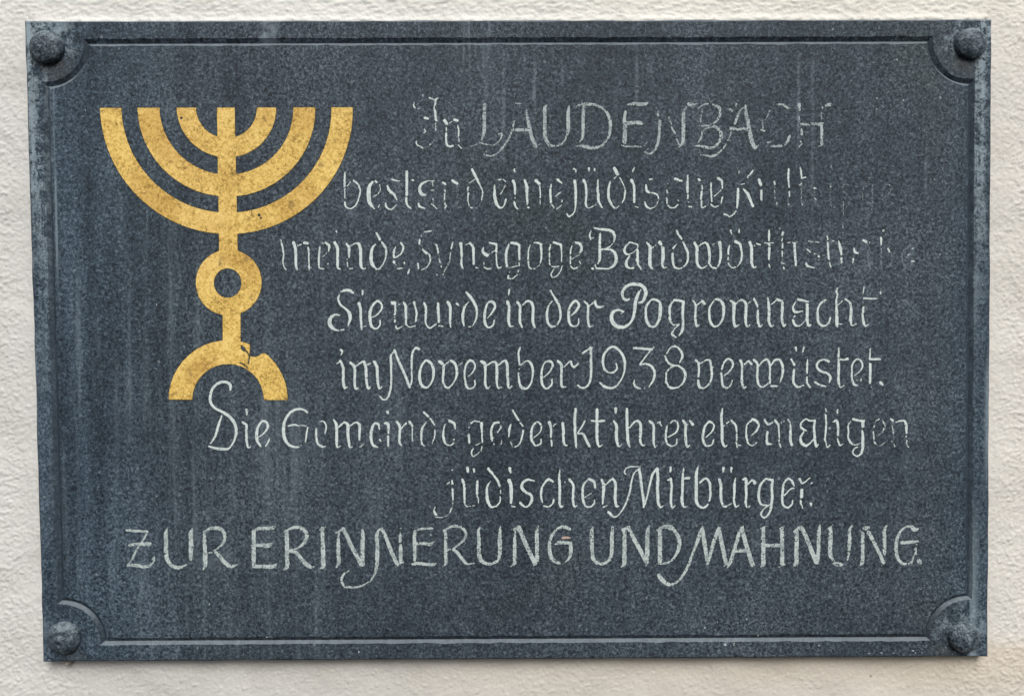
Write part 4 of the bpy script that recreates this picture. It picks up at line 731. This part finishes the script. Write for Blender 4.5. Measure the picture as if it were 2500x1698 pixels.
# loose flecks of the same paint, a few of them lying in thin vertical runs
FLECKS = [(203, 284, 6, 3), (209, 270, 2, 8), (382, 743, 3, 5), (2092, 927, 5, 4), (2059, 508, 1.6, 34), (2058, 560, 1.6, 30), (2058, 612, 1.5, 20), (2121, 434, 6, 3), (2172, 452, 4, 4),
          (2281, 438, 5, 3), (2294, 621, 5, 4), (2157, 564, 4, 4), (511, 1474, 3, 6), (2149, 578, 5, 3), (1003, 1409, 6, 3), (2248, 1437, 4, 3), (2228, 1637 - 50, 9, 3), (2120, 1594, 10, 2.5),
          (2150, 1592, 12, 2.5), (2180, 1593, 8, 2.5), (2235, 1592, 6, 2.5), (2250, 1592, 5, 2.5), (1823, 1510, 5, 6), (1720, 1531, 7, 4), (1770, 1572, 8, 7), (1792, 1571, 3, 8), (1752, 1517, 4, 3),
          (2205, 245, 4, 4), (2141, 240, 4, 5), (2139, 266, 5, 4), (2295, 238, 5, 5), (2190, 146, 4, 4), (1850, 1550, 4, 3), (2000, 1574, 4, 5), (651, 1554, 4, 3), (876, 1590, 4, 5), (381, 1211, 8, 3)]
fs = [np.array([(u, v - max(0, b - a) / 2, min(a, b) / 2), (u + max(0, a - b) / 2, v + max(0, b - a) / 2, min(a, b) / 2)], float) for u, v, a, b in FLECKS]
V = None
bm = bmesh.new()
for s in fs:
    f, i0, j0 = stroke_field([s]); me = contour_mesh(weather(f, i0, j0, .05, .8), i0, j0, .00012); bm.from_mesh(me); bpy.data.meshes.remove(me)
me = bpy.data.meshes.new("flecks"); bm.to_mesh(me); bm.free()
fl = link("paint_flecks", me, M_WORN, plaque, "loose white flecks of paint over the slab"); fl["kind"] = "stuff"
f, i0, j0 = stroke_field(parse("@W 24 285,241 320,236 355,240/14"))
link("paint_chip", contour_mesh(weather(f, i0, j0, 0, .8), i0, j0, .00024), M_PINK, plaque, "small pinkish chip above the bar of the letter G")

# ---------------------------------------------------------------- gold menorah
def menorah_field():
    i0, j0 = int(225 / ST), int(215 / ST); i1, j1 = int(1000 / ST), int(890 / ST)
    v, u = np.meshgrid(np.arange(i0, i1) * ST, np.arange(j0, j1) * ST, indexing="ij")
    def ring(cx, cy, r0, r1, tilt=0., ry=1.): 
        dd = np.hypot(u - cx - tilt * (v - cy), (v - cy) / ry); return np.maximum(dd - r1, r0 - dd)
    def lin(x0, y0, x1, y1, hw, hw1=None):              # upright bar whose axis leans with the drawing
        t = (v - y0) / (y1 - y0); c = x0 + (x1 - x0) * t; hw_ = hw if hw1 is None else hw + (hw1 - hw) * t
        return np.maximum(np.abs(u - c) - hw_, np.maximum(y0 - v, v - y1))
    topcut = 263.5 - .0024 * (u - 245) - v
    f = np.full(u.shape, 99.)
    for r0, r1 in ((256, 308.5), (163, 217), (74, 121.5)):
        f = np.minimum(f, np.maximum(ring(553, 263, r0, r1, .018), topcut))
    f = np.minimum(f, lin(551.5, 263, 558.5, 640, 21.8, 22.8))
    rg = np.maximum(np.hypot(u - 558.5, (v - 689.5)) - 80.5, -(np.hypot((u - 556) / .94, v - 690.6) - 35.6))
    f = np.minimum(f, np.maximum(rg, -99))
    f = np.minimum(f, lin(565.5, 755, 566, 860, 22))
    dd = np.hypot(u - 557.2 - .0 * (v - 975), v - 975.5)
    base = np.maximum(np.maximum(dd - 145.5, 87 - dd), v - 975.5 - .004 * (u - 557))
    # the piece that has broken out of the right shoulder, and its crack
    z = 500 / 1793.
    chip = [(350 + a * z, 560 + b * z) for a, b in ((936, 985), (934, 1050), (930, 1106), (962, 1113), (1000, 1110), (1024, 1092), (1055, 1080), (1110, 1090), (1120, 940), (1000, 920))]
    inside = np.zeros(u.shape, bool); edge = np.full(u.shape, 99.)
    for k in range(len(chip)):
        (xa, ya), (xb, yb) = chip[k], chip[k - 1]
        inside ^= ((ya > v) != (yb > v)) & (u < (xb - xa) * (v - ya) / (yb - ya + 1e-9) + xa)
        t = np.clip(((u - xa) * (xb - xa) + (v - ya) * (yb - ya)) / ((xb - xa) ** 2 + (yb - ya) ** 2), 0, 1)
        edge = np.minimum(edge, np.hypot(u - xa - t * (xb - xa), v - ya - t * (yb - ya)))
    base = np.maximum(base, np.where(inside, edge, -edge))
    for pts, wd in ((((929, 1108), (926, 1140), (919, 1172)), 1.6), (((848, 1165), (880, 1182), (912, 1210)), 1.5), (((862, 1030), (882, 1050)), 4.2), (((900, 1062), (925, 1098)), 1.5)):
        for (a, b), (c, e) in zip(pts[:-1], pts[1:]):
            xa, ya, xb, yb = 350 + a * z, 560 + b * z, 350 + c * z, 560 + e * z
            t = np.clip(((u - xa) * (xb - xa) + (v - ya) * (yb - ya)) / ((xb - xa) ** 2 + (yb - ya) ** 2), 0, 1)
            base = np.maximum(base, wd - np.hypot(u - xa - t * (xb - xa), v - ya - t * (yb - ya)))
    f = np.minimum(f, base)
    # small lost spots
    for su, sv, sr in ((443, 288, 3), (633, 525, 3.4), (637, 532, 2.6)):
        f = np.maximum(f, sr - np.hypot(u - su, v - sv))
    return f, i0, j0
f, i0, j0 = menorah_field()
fw = weather(f, i0, j0, 0, .9)
emblem = link("menorah_emblem", contour_mesh(fw, i0, j0, .00022), M_GOLD, plaque, "gold seven-branched menorah with a chipped right foot")
s = np.s_[i0:i0 + f.shape[0], j0:j0 + f.shape[1]]
rim = weather(np.abs(fw + .3) - 2.0 + .5 * N_BIG[s], i0, j0, .06, .5)
link("emblem_outline", contour_mesh(rim, i0, j0, .00011), M_RIM, emblem)
